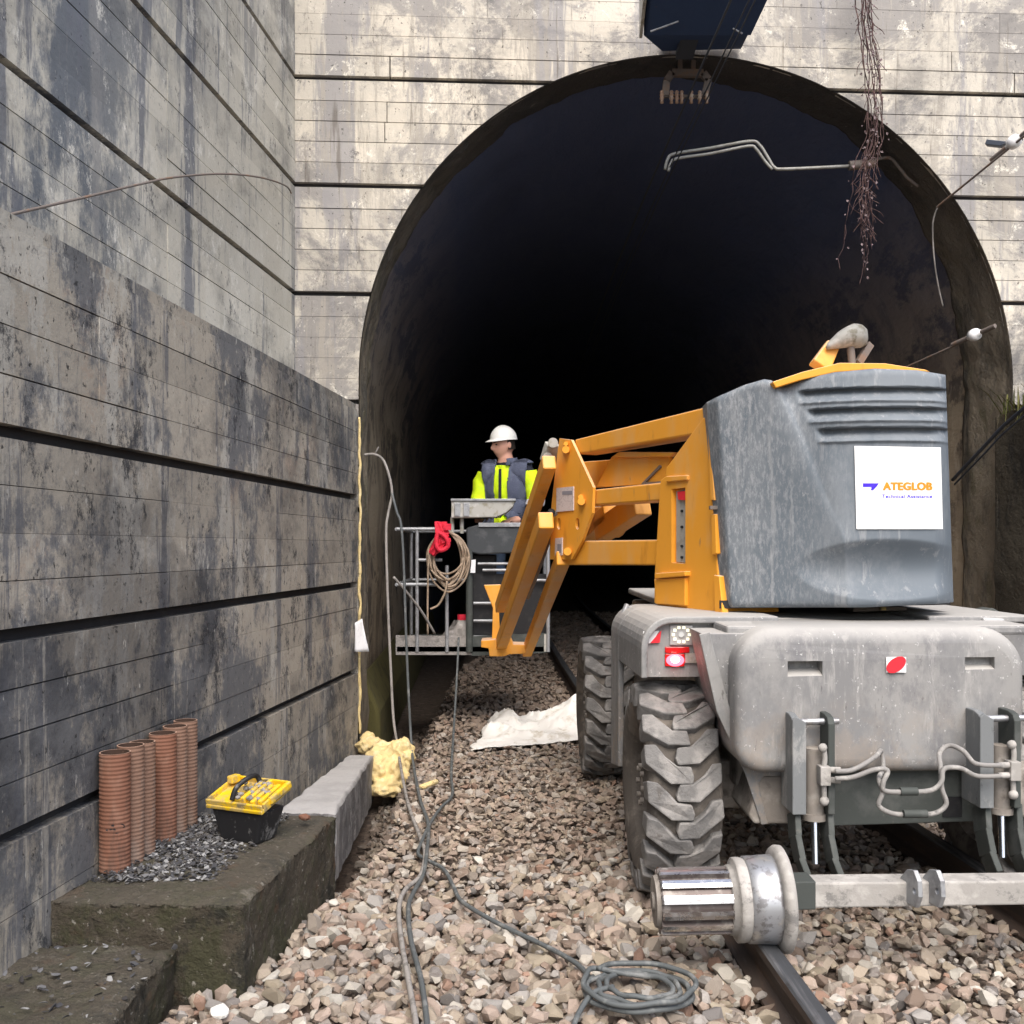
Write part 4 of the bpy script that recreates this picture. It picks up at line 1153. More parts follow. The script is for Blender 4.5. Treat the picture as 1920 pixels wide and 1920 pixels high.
# hydraulic hoses between the two brackets
YH = 3.47
def hose(pts, r=0.0085):
    mb = MB(); mb.tube([P(x, y, YH + d) for x, y, d in pts], r, 10, sub=8)
    mb.build('hydraulic_hose', M['hose'], BL)
hose([(1566, 1446, 0), (1600, 1443, 0), (1640, 1420, 0.05), (1652, 1408, 0.12), (1656, 1440, 0.1), (1648, 1460, 0), (1655, 1485, -0.02), (1648, 1510, -0.02), (1672, 1525, -0.02), (1710, 1527, -0.02), (1752, 1525, -0.02), (1774, 1508, -0.02), (1766, 1478, -0.02), (1764, 1440, 0.0), (1762, 1412, 0.05), (1780, 1398, 0.06), (1806, 1408, 0.02), (1830, 1432, 0), (1878, 1435, 0)])
hose([(1566, 1460, 0), (1600, 1457, -0.01), (1640, 1443, -0.02), (1664, 1445, -0.02), (1656, 1468, -0.03), (1660, 1483, -0.03), (1700, 1485, -0.03), (1745, 1482, -0.03), (1765, 1466, -0.03), (1770, 1442, -0.02), (1800, 1440, -0.02), (1832, 1455, -0.01), (1878, 1455, 0)])
mb = MB()
for a_, b_ in (((1688, 1484), (1720, 1484)), ((1694, 1526), (1738, 1526))): mb.cyl(P(*a_, YH - 0.03), P(*b_, YH - 0.03), 0.014, n=10)
mb.build('hose_coupling', M['dark'], BL)

# --- turret counterweight shroud, modelled as a relief over its own curved skin
def lerp_pts(pts, x):
    if x <= pts[0][0]: return pts[0][1]
    for (a, b), (c, d) in zip(pts[:-1], pts[1:]):
        if x <= c: return b + (d - b) * (x - a) / (c - a)
    return pts[-1][1]
def sstep(a, b, x):
    t = min(max((x - a) / (b - a), 0), 1); return t * t * (3 - 2 * t)
def skinY(px, py, relief=True):
    xr = lerp_pts([(700, 1440), (735, 1462), (960, 1563), (1010, 1582), (1150, 1592)], py)
    yr = lerp_pts([(700, 4.085), (1010, 3.955), (1150, 3.95)], py)
    hoodY = 3.94 + ((px - 1650) / 200.0) ** 2 * 0.105 + max((px - 1752) / 30.0, 0) ** 2 * 0.07
    hoodY += 0.035 * sstep(800, 690, py)
    gap = max(1010 - py, 0) / 300.0
    if px < xr:
        d = xr - px
        Y = yr + d * 0.00125 + 0.012 * math.exp(-d / 14.0) * min(gap * 4, 1)
        if gap <= 0.0: Y = Y
    else:
        d = px - xr
        e = 1 - math.exp(-d / 11.0)
        Y = (yr + 0.012 * min(gap * 4, 1)) * (1 - e) + (hoodY + 0.085 * min(gap, 1) * math.exp(-d / 110.0)) * e
    Y += 0.05 * sstep(1348, 1326, px - (py - 755) * 0.07) 
    if relief:
        z = CAMZ + (HOR - py) / FPX * Y
        for zc, st in ((2.002, 1496), (1.922, 1514), (1.842, 1532)):
            t = (z - zc) / 0.024
            k = sstep(st - 4, st + 16, px) * (1 if px < 1790 else 0)
            if t > -1.5 and t < 1.3:
                if t <= 0.82: dsp = sstep(-1.15, 0.82, t) * 1.0
                else: dsp = sstep(1.12, 0.82, t)
                Y += 0.042 * dsp * k
                Y -= 0.010 * math.exp(-((t + 1.15) / 0.22) ** 2) * k
        ex, ey = (px - 1668) / 175.0, (py - 1068) / 58.0
        r2 = ex * ex + ey * ey
        if r2 < 1: Y += 0.07 * (1 - r2) ** 1.3
    return Y
def top_y(px): return lerp_pts([(1320, 757), (1345, 744), (1395, 722), (1432, 711), (1446, 713), (1462, 724), (1500, 712), (1565, 698), (1640, 691), (1720, 694), (1774, 703)], px)
def bot_y(px): return lerp_pts([(1345, 1139), (1480, 1139), (1620, 1139), (1760, 1132), (1788, 1129)], px)
mb = MB()
NU, NV = 170, 190
def lr(py): return (lerp_pts([(755, 1325), (1140, 1352)], py), lerp_pts([(700, 1773), (1132, 1788)], py))
front = []
for i in range(NU):
    a = i / (NU - 1)
    pm = 1340 + a * 440
    yt_, yb_ = top_y(1325 + a * 448), bot_y(1352 + a * 436)
    for j in range(NV):
        b = j / (NV - 1)
        py = yb_ + (yt_ - yb_) * b
        l, r_ = lr(py)
        px = l + (r_ - l) * a
        Y = skinY(px, py)
        # soften the outline
        ed = min(min(a, 1 - a) * 448, (1 - b) * (yb_ - yt_), b * (yb_ - yt_) )
        Y += 0.018 * math.exp(-ed / 4.0)
        front.append(P(px, py, Y))
fs = [(i * NV + j, (i + 1) * NV + j, (i + 1) * NV + j + 1, i * NV + j + 1) for i in range(NU - 1) for j in range(NV - 1)]
mb.add(front, fs, 0, True)
loop = [i * NV for i in range(NU)] + [(NU - 1) * NV + j for j in range(1, NV)] + [i * NV + NV - 1 for i in range(NU - 2, -1, -1)] + [j for j in range(NV - 2, 0, -1)]
lv = [front[k] for k in loop]
cen = V((1.27, 0, 0))
bv = [V((p.x + (cen.x - p.x) * 0.06, 4.75, p.z)) for p in lv]
n = len(lv)
mb.add(lv + bv, [((i + 1) % n, i, n + i, n + (i + 1) % n) for i in range(n)], 0, False)
mb.add(bv, [tuple(range(n))], 0, False)
shroud = mb.build('counterweight_shroud', M['shroud'], BL)
# white sign sheet following the skin
def skin_patch(pxy, off):
    return P(pxy[0], pxy[1], skinY(pxy[0], pxy[1], False) - off)
mb = MB()
def sheet(a, b):
    return skin_patch((1602 + 162 * a + 4 * (1 - b), 992 - (156 + 0 * a) * b + 3 * a * b), 0.006)
mb.grid(sheet, 14, 14, smooth=False)
sg = mb.build('sticker', M['signwhite'], BL)
sd = sg.modifiers.new('s', 'SOLIDIFY'); sd.thickness = 0.001; sd.offset = -1
def skin_text(body, x0, x1, y0, y1, m, bold, name, off=0.0075):
    cu = bpy.data.curves.new('tmp', 'FONT'); cu.body = body; cu.size = 1.0; cu.offset = bold; cu.space_character = 1.08
    ob = bpy.data.objects.new('tmp', cu); COL.objects.link(ob)
    dg = bpy.context.evaluated_depsgraph_get(); dg.update()
    me = bpy.data.meshes.new_from_object(ob.evaluated_get(dg))
    xs_ = [v.co.x for v in me.vertices]; ys_ = [v.co.y for v in me.vertices]
    a0, a1, b0, b1 = min(xs_), max(xs_), min(ys_), max(ys_)
    vs = [skin_patch((x0 + (v.co.x - a0) / (a1 - a0) * (x1 - x0), y1 + (v.co.y - b0) / (b1 - b0) * (y0 - y1)), off) for v in me.vertices]
    fs = [tuple(p.vertices) for p in me.polygons]
    bpy.data.objects.remove(ob); bpy.data.curves.remove(cu); bpy.data.meshes.remove(me)
    mb = MB(); mb.add(vs, fs)
    return mb.build(name, m, sg)
skin_text('ATEGLOB', 1655, 1747, 904, 919, M['logoorange'], 0.03, 'lettering')
skin_text('ATEGLOB', 1656.6, 1748.6, 904.4, 919.2, M['logoorange'], 0.03, 'lettering', 0.0079)
skin_text('Technical Assistance', 1654, 1748, 927, 934, M['blue'], 0.015, 'lettering')
mb = MB()
mb.add([skin_patch(p, 0.0075) for p in ((1618, 906), (1618, 913), (1634, 913), (1634, 916), (1632, 919), (1637, 919), (1644, 912), (1648, 906))], [(0, 1, 2, 3, 4, 5, 6, 7)][::1])
mb.build('emblem', M['blue'], sg)
# orange lid and the pale exhaust head on top
mb = MB()
lid = [(1448, 716), (1505, 697), (1575, 680), (1660, 681), (1736, 693), (1745, 697), (1640, 692), (1565, 698), (1500, 713), (1455, 727)]
mb.prism([P(*p, 4.06) for p in lid], V((-0.02, 0.62, 0)))
mb.build('turret_lid', M['orange'], BL, bevel=0.004)
mb = MB()
mb.beam(P(1536, 690, 4.30), P(1560, 648, 4.36), 0.085, 0.05, 0.06, 0.04, up=V((0, -1, 0)))
mb.build('exhaust_stand', M['orange'], BL, bevel=0.006)
mb = MB()
def exh(a, b):
    t = 2 * math.pi * a
    k = b
    c = P(1548, 652, 4.30).lerp(P(1628, 634, 4.34), k) + V((0, 0, 0.020 * math.sin(k * math.pi)))
    r = lerp_pts([(0, 0.0), (0.001, 0.012), (0.06, 0.018), (0.3, 0.040), (0.65, 0.058), (0.85, 0.054), (0.97, 0.036), (1.0, 0.0)], k)
    return c + V((0.2 * math.cos(t) * r, math.cos(t) * r * 1.0, math.sin(t) * r * (1.0 if math.sin(t) > 0 else 0.8)))
mb.grid(exh, 24, 26, closeu=True)
mb.build('exhaust_head', M['exhaust'], BL, clean=True)
mb = MB(); mb.cyl(P(1598, 688, 4.32), P(1594, 640, 4.32), 0.016, n=10); mb.beam(P(1610, 680, 4.33), P(1632, 645, 4.35), 0.02, 0.03)
mb.build('exhaust_pipe', M['bracket'], BL)
# turntable base under the shroud
mb = MB(); mb.prism([P(1350, 1141, 4.25), P(1782, 1134, 4.25), P(1782, 1122, 4.25), P(1350, 1126, 4.25)], V((0, 1.1, 0.01)))
mb.build('turntable', M['black'], BL)
mb = MB(); mb.prism([P(1600, 1147, 4.3), P(1700, 1144, 4.3), P(1700, 1138, 4.3), P(1600, 1139, 4.3)], V((0, 0.1, 0))); mb.build('turntable_strip', M['bracket'], BL)
mb = MB(); mb.box(P(1655, 1141, 4.28), (0.022, 0.02, 0.014)); mb.build('plug', M['yellow'], BL)

# --- orange riser: everything lies in one upright plane that runs from the turret to the elbow
RA, RB = V((0.838, 4.40, 0)), V((0.324, 5.60, 0))
RD = (RB - RA).normalized(); RN = V((-RD.y, RD.x, 0))      # RN points away from the viewer's side
if RN.y < 0: RN = -RN
def onR(px, py, off=0.0):
    k = (px - 960) / FPX
    A0 = RA + RN * off
    # A0 + s*RD has X = k*Y
    s_ = (k * A0.y - A0.x) / (RD.x - k * RD.y)
    Y = A0.y + s_ * RD.y
    return V((k * Y, Y, CAMZ + (HOR - py) / FPX * Y))
def onR0(px, py, off=0.0): return onR(px, py) + RN * off
def rplate(poly, off, th, name, m, bev=0.004, parent=None):
    mb = MB(); mb.prism([onR(*p, off) for p in poly], RN * th)
    return mb.build(name, m, parent or BL, bevel=bev, clean=True)
# turret post with its window
post = rplate([(1318, 783), (1249, 877), (1247, 893), (1238, 900), (1235, 942), (1227, 1075), (1226, 1131), (1232, 1134), (1353, 1151), (1343, 1040), (1334, 941), (1326, 782)], 0.0, 0.30, 'turret_post', M['orange'], 0.006)
bake(post)
c = MB(); c.prism([onR0(*p, -0.1) for p in ((1259, 917), (1259, 1055), (1285, 1057), (1285, 914))], RN * 0.125); cut(post, c)
mb = MB(); mb.prism([onR0(*p, 0.017) for p in ((1262, 921), (1262, 1053), (1285, 1056), (1285, 916))], RN * 0.01)
cp = mb.build('control_panel', M['panelgrey'], BL, clean=True)
mb = MB(); mb.prism([onR0(*p, 0.008) for p in ((1267, 922), (1284, 920), (1284, 938), (1269, 937))], RN * 0.012); mb.build('stop_button', M['red'], cp, clean=True)
mb = MB()
for y in (958, 988, 1024, 1045): mb.cyl(onR0(1274, y, 0.008), onR0(1274, y, 0.02), 0.006, n=8)
mb.build('switch', M['black'], cp)
# raised window frame, step and right edge strips
rplate([(1248, 893), (1288, 891), (1288, 900), (1248, 904)], -0.012, 0.02, 'post_trim', M['orange'])
rplate([(1227, 1075), (1284, 1071), (1284, 1080), (1227, 1085)], -0.03, 0.04, 'post_step', M['orange'])
rplate([(1226, 1086), (1284, 1083), (1284, 1136), (1230, 1132)], -0.016, 0.02, 'post_foot', M['orange'])
for pl in ([(1326, 790), (1331, 800), (1339, 938), (1332, 938)], [(1333, 964), (1341, 964), (1343, 1038), (1335, 1040)], [(1338, 1078), (1348, 1080), (1355, 1150), (1340, 1148)]):
    rplate(pl, -0.022, 0.03, 'post_strip', M['orange'], 0.003)
mb = MB(); mb.box(onR(1338, 952, -0.02), (0.035, 0.03, 0.016)); mb.build('hinge', M['bracket'], BL, bevel=0.002)
def rbeam(a, ha, b, hb, wid, name, off=0.0):
    """box arm whose near face lies in the riser plane; a, b = pixel centres; ha, hb = pixel heights"""
    mb = MB()
    q = [onR(a[0], a[1] + ha / 2, off), onR(b[0], b[1] + hb / 2, off), onR(b[0], b[1] - hb / 2, off), onR(a[0], a[1] - ha / 2, off)]
    mb.prism(q, RN * wid)
    return mb.build(name, M['orange'], BL, bevel=0.008)
rbeam((1078, 838), 28, (1323, 787), 48, 0.14, 'upper_arm', 0.02)
rbeam((1086, 935), 28, (1246, 921), 34, 0.14, 'middle_arm', 0.02)
rbeam((1060, 1037), 45, (1232, 1036), 48, 0.14, 'lower_arm', 0.02)
rplate([(1117, 914), (1146, 857), (1162, 849), (1257, 850), (1246, 906)], 0.10, 0.02, 'web_plate', M['orange'])
rplate([(1160, 847), (1264, 848), (1256, 856), (1146, 857)], 0.07, 0.06, 'web_flange', M['orange'])
rplate([(1090, 866), (1144, 862), (1118, 914), (1112, 914)], 0.20, 0.02, 'web_plate', M['orange'])
rplate([(1204, 905), (1236, 872), (1238, 876), (1210, 904), (1245, 902), (1245, 906), (1202, 908)], 0.09, 0.012, 'web_rib', M['bracket'], 0.0)
# stowed inner boom seen between the arms
mb = MB()
path = [(1092, 1000), (1125, 985), (1160, 968), (1210, 948)]
for a_, b_, w_ in (((1084, 1012), (1148, 962), 0.10), ((1128, 996), (1205, 945), 0.12)):
    q0, q1 = onR(*a_, 0.26), onR(*b_, 0.26)
    mb.beam(q0, q1, 0.10, w_)
mb.prism([onR(*p, 0.3) for p in ((1094, 950), (1204, 950), (1180, 975), (1160, 1004), (1154, 1008), (1094, 1007))], RN * 0.03)
mb.build('stowed_boom', M['orange'], BL, bevel=0.008)
# elbow plates
ep = [(1049, 822), (1071, 825), (1112, 914), (1110, 962), (1092, 1012), (1072, 1049), (1031, 1049), (1034, 947), (1044, 858)]
for off in (-0.004, 0.19):
    pl = rplate(ep, off, 0.016, 'elbow_plate', M['orange'], 0.0)
    for hx in (1049, 1084):
        c = MB(); c.prism([onR0(hx + 4.0 * math.cos(a), 982 + 11 * math.sin(a), off - 0.05) for a in [2 * math.pi * i / 16 for i in range(16)]], RN * 0.1)
        cut(pl, c)
    if off < 0: near_plate = pl
for (x, y, r) in ((1061, 843, 0.020), (1090, 940, 0.02), (1064, 1034, 0.022), (1061, 832, 0.012), (1089, 932, 0.014)):
    mb = MB(); mb.cyl(onR(x, y, -0.03), onR(x, y, 0.22), r, n=18); mb.build('pivot_pin', M['orange'], BL)
mb = MB(); mb.cyl(onR(1037, 830, -0.02), onR(1037, 830, 0.12), 0.028, n=20); mb.cyl(onR(1027, 858, 0.0), onR(1027, 858, 0.14), 0.03, n=20); mb.beam(onR(1036, 832, 0.05), onR(1026, 865, 0.05), 0.08, 0.05)
mb.build('elbow_link', M['beige'], BL, bevel=0.004)
st = rplate([(1043, 915), (1075, 912), (1075, 957), (1043, 960)], -0.010, 0.005, 'label_plate', M['label'], 0.0)
rplate([(1054, 921), (1073, 920), (1073, 927), (1054, 928)], -0.0115, 0.002, 'print', M['labelprint'], 0.0, st)
st = rplate([(1041, 1009), (1054, 1008), (1054, 1041), (1040, 1042)], -0.010, 0.005, 'label_plate', M['label'], 0.0)
rplate([(1045, 1020), (1052, 1020), (1052, 1037), (1045, 1037)], -0.0115, 0.002, 'print', M['labelprint'], 0.0, st)

# --- folded jib arms down to the basket
JA = {'a': ((1030, 866, 5.62), (937, 1140, 7.55), 0.075, 0.085), 'b': ((1024, 975, 5.62), (936, 1217, 7.75), 0.085, 0.10), 'c': ((1056, 1046, 5.70), (988, 1222, 7.8), 0.075, 0.085)}
for k, (a, b, w_, h_) in JA.items():
    mb = MB(); mb.beam(P(*a), P(*b), w_, h_, w_ * 0.92, h_ * 0.95); mb.build('jib_arm', M['orange'], BL, bevel=0.008)
mb = MB(); mb.tube([P(1034, 960, 5.7), P(1000, 1040, 6.3), P(962, 1130, 7.2)], 0.022, 10); mb.build('jib_ram', M['black'], BL)
mb = MB(); mb.tube([P(1046, 960, 5.75), P(1012, 1060, 6.4), P(990, 1120, 7.2)], 0.016, 10); mb.build('jib_ram', M['bracket'], BL)
mb = MB()
mb.prism([P(*p, 7.7) for p in ((907, 1097), (939, 1096), (935, 1130), (938, 1205), (922, 1210), (924, 1140))], V((0, 0.06, 0)))
mb.prism([P(*p, 7.6) for p in ((902, 1201), (932, 1199), (950, 1180), (962, 1208), (992, 1209), (985, 1226), (955, 1227), (945, 1231), (918, 1231), (916, 1216), (902, 1214))], V((0, 0.22, 0)))
mb.build('jib_foot', M['orange'], BL, bevel=0.006)

# --- basket
YB0, YB1 = 8.0, 9.15
BXL, BXR = P(744, 0, YB0).x, P(1030, 0, YB0).x
ZF = P(0, 1222, YB0).z
mb = MB()
mb.box(((BXL + BXR) / 2, (YB0 + YB1) / 2, ZF + 0.02), (BXR - BXL, YB1 - YB0, 0.04))
bk = mb.build('basket', M['dark'], BL)
def brail(pts, r, name='guard_rail', m='steel'):
    mb = MB()
    for a, b in zip(pts[:-1], pts[1:]): mb.cyl(a, b, r, n=10)
    mb.build(name, M[m], bk)
ztop = P(0, 992, YB0).z; zm1 = P(0, 1050, YB0).z; zm2 = P(0, 1096, YB0).z
for z in (ztop, zm2):
    brail([V((BXL, YB0, z)), V((-0.60, YB0, z))], 0.016)
    brail([V((BXL, YB0, z)), V((BXL, YB1, z)), V((BXR, YB1, z)), V((BXR, YB0, z))], 0.016)
brail([V((P(780, 0, YB0).x, YB0, zm1)), V((-0.55, YB0, zm1))], 0.014)
for x in (782, 838): brail([P(x, 995 if x == 782 else 1060, YB0), V((P(x, 0, YB0).x, YB0, ZF))], 0.015)
brail([P(880, 1030, YB0), V((P(880, 0, YB0).x, YB0, ZF))], 0.028, 'corner_post', 'dark')
brail([V((BXL, YB1, ZF)), V((BXL, YB1, ztop))], 0.016); brail([V((BXR, YB1, ZF)), V((BXR, YB1, ztop))], 0.016)
brail([V((BXR - 0.01, YB0, ZF)), V((BXR - 0.01, YB0, ztop))], 0.016)
for (x0, x1, y) in ((888, 935, 1131), (888, 935, 1164), (888, 935, 1194), (1000, 1030, 1088), (896, 960, 1057), (905, 960, 1069)):
    brail([P(x0, y, YB0 + 0.02), P(x1, y, YB0 + 0.02)], 0.012)
mb = MB(); mb.prism([P(742, 1228, YB0), P(884, 1228, YB0), P(884, 1193, YB0), P(742, 1191, YB0)], V((0, 0.012, 0))); mb.build('toe_board', M['dusty'], bk)
mb = MB(); mb.prism([P(884, 1230, YB0), P(1028, 1224, YB0), P(1028, 1187, YB0), P(884, 1193, YB0)], V((0, 0.012, 0))); mb.build('toe_board', M['dark'], bk)
mb = MB(); mb.prism([P(1020, 1222, YB0 - 0.005), P(1028, 1222, YB0 - 0.005), P(1028, 1189, YB0 - 0.005), P(1020, 1189, YB0 - 0.005)], V((0, 0.02, 0))); mb.build('edge_strip', M['beige'], bk)
# tool tray and console
mb = MB()
tray = [(846, 940), (848, 937), (966, 936), (962, 950), (948, 962), (930, 970), (846, 971)]
mb.prism([P(*p, 7.92) for p in tray], V((0, 0.30, 0)))
tr = mb.build('tool_tray', M['beige'], BL, bevel=0.008)
mb = MB()
for x in (852, 869):
    mb = MB(); mb.prism(qd(x, 943, x + 11, 968, 7.91), V((0, 0.02, 0))); mb.build('clamp', M['steel'], tr, bevel=0.003)
mb = MB(); mb.prism(qd(845, 935, 967, 939, 7.905), V((0, 0.33, 0))); mb.build('tray_rim', M['steel'], tr, bevel=0.002)
mb = MB(); 
for x in (848, 866): mb.cyl(P(x, 970, 8.0), P(x, 1000, 8.0), 0.016, n=10)
mb.build('tray_leg', M['beige'], tr)
mb = MB(); mb.prism([P(*p, 7.98) for p in ((874, 990), (900, 982), (984, 982), (984, 1036), (900, 1040), (876, 1034))], V((0, 0.36, 0)))
cs = mb.build('control_console', M['console'], BL, bevel=0.012)
mb = MB(); mb.prism(qd(897, 980, 984, 988, 7.965), V((0, 0.03, 0))); mb.build('console_rim', M['steel'], cs, bevel=0.003)
mb = MB(); mb.prism(qd(886, 1076, 1026, 1190, 8.06), V((0, 0.012, 0))); mb.build('dark_back_panel', M['black'], bk)  # black panel added to darken the space behind the rungs
mb = MB(); mb.prism(qd(884, 1040, 930, 1090, 8.1), V((0, 0.3, 0))); mb.build('console_stand', M['black'], cs, bevel=0.01)
mb = MB(); mb.prism([P(*p, 7.95) for p in ((884, 1050), (892, 1049), (891, 1074), (882, 1074))], V((0, 0.004, 0))); mb.build('label_plate', M['paper'], cs)

# ------------------------------------------------------------------ the man in the basket
def make_person():
    pos = V((P(955, 0, 8.62).x, 8.62, ZF + 0.065))
    root = thing('person', 'man in a white helmet, slate vest and yellow sleeves standing in the lift basket', 'person', pos)
    # skeleton: x to the viewer's right, -y towards the viewer
    ch = [
        ((0, 0, 0.98), 0.145, None), ((0, 0.0, 1.10), 0.140, 0), ((0.0, 0.01, 1.25), 0.155, 1), ((0.0, 0.01, 1.38), 0.150, 2), ((-0.005, 0.0, 1.46), 0.078, 3), ((-0.012, -0.008, 1.53), 0.062, 4),
        # left of picture arm
        ((-0.15, 0.0, 1.40), 0.078, 3), ((-0.215, 0.0, 1.31), 0.066, 6), ((-0.235, -0.03, 1.16), 0.058, 7), ((-0.22, -0.14, 1.03), 0.045, 8), ((-0.16, -0.27, 1.02), 0.032, 9), ((-0.13, -0.32, 1.02), 0.030, 10),
        # right of picture arm
        ((0.15, 0.0, 1.40), 0.078, 3), ((0.225, 0.0, 1.30), 0.068, 12), ((0.255, -0.02, 1.15), 0.060, 13), ((0.235, -0.14, 1.02), 0.046, 14), ((0.16, -0.26, 1.00), 0.032, 15), ((0.12, -0.31, 0.99), 0.030, 16),
        # legs
        ((-0.095, 0, 0.90), 0.105, 0), ((-0.105, 0.0, 0.50), 0.068, 18), ((-0.11, 0.02, 0.10), 0.048, 19), ((-0.12, -0.10, 0.05), 0.045, 20),
        ((0.095, 0, 0.90), 0.105, 0), ((0.105, 0.0, 0.50), 0.068, 22), ((0.11, 0.02, 0.10), 0.048, 23), ((0.10, -0.10, 0.05), 0.045, 24),
    ]
    core = MB()
    core.blob((0, 0.012, 1.27), (0.178, 0.118, 0.205), 0.0, 1, 4)
    core.blob((0, 0.012, 1.385), (0.170, 0.085, 0.075), 0.0, 1, 4)
    core.blob((0, 0.008, 1.10), (0.160, 0.115, 0.15), 0.0, 1, 4)
    core.blob((0, 0.01, 0.95), (0.165, 0.118, 0.12), 0.0, 1, 4)
    for i, (p, r, par) in enumerate(ch):
        if i > 3: core.blob(p, (r, r, r), 0.0, 1, 3)
        if par is not None and i > 3:
            q, r2 = ch[par][0], ch[par][1]
            if par == 3: r2 = r * 1.0
            core.cyl(q, p, min(r2, r * 1.35), r, n=20)
    me = bpy.data.meshes.new('body')
    me.from_pydata(core.v, [], core.f)
    ob = bpy.data.objects.new('body', me); COL.objects.link(ob)
    bm = bmesh.new(); bm.from_mesh(ob.data)
    # head, turned to the viewer's left
    hd = bmesh.new(); bmesh.ops.create_icosphere(hd, subdivisions=4, radius=1.0)
    yaw = Matrix.Rotation(R(-44), 3, 'Z') @ Matrix.Rotation(R(6), 3, 'X')
    hc = V((-0.02, -0.02, 1.625))
    for v in hd.verts:
        d = v.co.normalized()
        x, y, z = d.x * 0.076, d.y * 0.098, d.z * 0.122
        if z < -0.02:
            k = min((-0.02 - z) / 0.10, 1)
            x *= 1 - 0.20 * k; y = y * (1 - 0.08 * k) - 0.016 * k; z *= 1 - 0.05 * k
        if y < 0:   # face: brow, nose, lips, chin
            fx_ = math.exp(-(x / 0.014) ** 2)
            y -= 0.036 * fx_ * math.exp(-((z + 0.022) / 0.020) ** 2) + 0.014 * fx_ * math.exp(-((z - 0.004) / 0.02) ** 2)
            y -= 0.008 * math.exp(-((z - 0.026) / 0.010) ** 2) * math.exp(-(x / 0.05) ** 2)
            y += 0.012 * math.exp(-((z - 0.006) / 0.012) ** 2) * math.exp(-((abs(x) - 0.030) / 0.014) ** 2)
            y -= 0.007 * math.exp(-((z + 0.062) / 0.008) ** 2) * math.exp(-(x / 0.024) ** 2)
            y -= 0.010 * math.exp(-((z + 0.100) / 0.014) ** 2) * math.exp(-(x / 0.024) ** 2)
        v.co = hc + yaw @ V((x, y, z))
    ears = []
    for sx in (-1, 1):
        e = bmesh.new(); bmesh.ops.create_icosphere(e, subdivisions=2, radius=1.0)
        for v in e.verts: v.co = hc + yaw @ (V((sx * 0.077, 0.012, -0.008)) + V((v.co.x * 0.010, v.co.y * 0.019, v.co.z * 0.031)))
        ears.append(e)
    fingers = MB()
    for hp, sx in ((V((-0.12, -0.335, 1.02)), -1), (V((0.11, -0.325, 0.99)), 1)):
        fingers.blob(hp + V((0, -0.015, 0)), (0.040, 0.048, 0.018), 0.05, 2, 2)
        for k, (dx, ln) in enumerate(((-0.028, 0.062), (-0.010, 0.074), (0.009, 0.070), (0.027, 0.055))):
            a = hp + V((dx, -0.045, 0.0))
            fingers.tube([a, a + V((0.0, -ln * 0.55, 0.004)), a + V((0, -ln * 0.85, -0.020)), a + V((0, -ln * 0.75, -0.042))], lambda t: 0.0095 - 0.0025 * t, 8, sub=3)
        a = hp + V((-sx * 0.034, -0.005, 0.0))
        fingers.tube([a, a + V((-sx * 0.022, -0.025, -0.006)), a + V((-sx * 0.020, -0.055, -0.022))], lambda t: 0.011 - 0.003 * t, 8, sub=3)
    fm = bpy.data.meshes.new('f'); fm.from_pydata(fingers.v, [], fingers.f)
    for piece in [hd] + ears:
        pm = bpy.data.meshes.new('p'); piece.to_mesh(pm); piece.free(); bm.from_mesh(pm); bpy.data.meshes.remove(pm)
    bm.from_mesh(fm); bpy.data.meshes.remove(fm)
    bm.to_mesh(ob.data); bm.free()
    rm = ob.modifiers.new('rm', 'REMESH'); rm.mode = 'VOXEL'; rm.voxel_size = 0.0075
    sm_ = ob.modifiers.new('sm', 'SMOOTH'); sm_.iterations = 4; sm_.factor = 0.5
    bake(ob)
    me = ob.data
    for m in (M['skin'], M['navy'], M['jeans'], M['boot']): me.materials.append(m)
    for p in me.polygons:
        p.use_smooth = True
        c = p.center
        arm = abs(c.x) > 0.185 or (c.y < -0.15 and c.z > 0.9)
        if c.z > 1.475: i = 0
        elif c.y < -0.27 and c.z > 0.8: i = 0
        elif c.z < 0.12: i = 3
        elif c.z < 0.99 and not arm: i = 2
        else: i = 1
        p.material_index = i
    ob.parent = root
    BASE[ob.name] = BASE[root.name]
    def shell(cond, off, m, name, push=None):
        keep = [p for p in me.polygons if cond(p.center)]
        idx = {}
        vs, fs = [], []
        for p in keep:
            f = []
            for vi in p.vertices:
                if vi not in idx:
                    idx[vi] = len(vs); q = me.vertices[vi]
                    wr = 0.008 * mnoise.noise(q.co * 14.0)
                    vs.append(q.co + q.normal * (off + wr) + pos)
                f.append(idx[vi])
            fs.append(f)
        mb = MB(); mb.add(vs, fs, 0, True)
        o = mb.build(name, m, root)
        s_ = o.modifiers.new('s', 'SOLIDIFY'); s_.thickness = 0.010; s_.offset = -1
        return o
    def is_arm(c): return abs(c.x) > 0.165 + 0.02 * (c.z - 1.3) or (c.y < -0.16)
    shell(lambda c: is_arm(c) and c.z > 1.155 and c.z < 1.40 and abs(c.x) > 0.16, 0.016, M['hivis'], 'yellow_sleeve')
    shell(lambda c: is_arm(c) and 1.115 < c.z <= 1.16 and abs(c.x) > 0.16, 0.018, M['reflect'], 'reflective_band')
    shell(lambda c: not is_arm(c) and 0.93 < c.z < 1.452 and c.y < 0.0 and abs(c.x + 0.02) < 0.085, 0.010, M['hivis'], 'yellow_shirt')
    shell(lambda c: not (is_arm(c) and abs(c.x) > 0.185) and 0.90 < c.z < 1.47 and not (c.y < 0 and abs(c.x + 0.02) < 0.055 + 0.02 * (c.z - 1.2)) and not (c.y < -0.16), 0.030, M['vest'], 'vest')
    shell(lambda c: 1.45 < c.z < 1.505 and not (c.y < -0.02 and abs(c.x + 0.02) < 0.035), 0.030, M['vest'], 'collar')
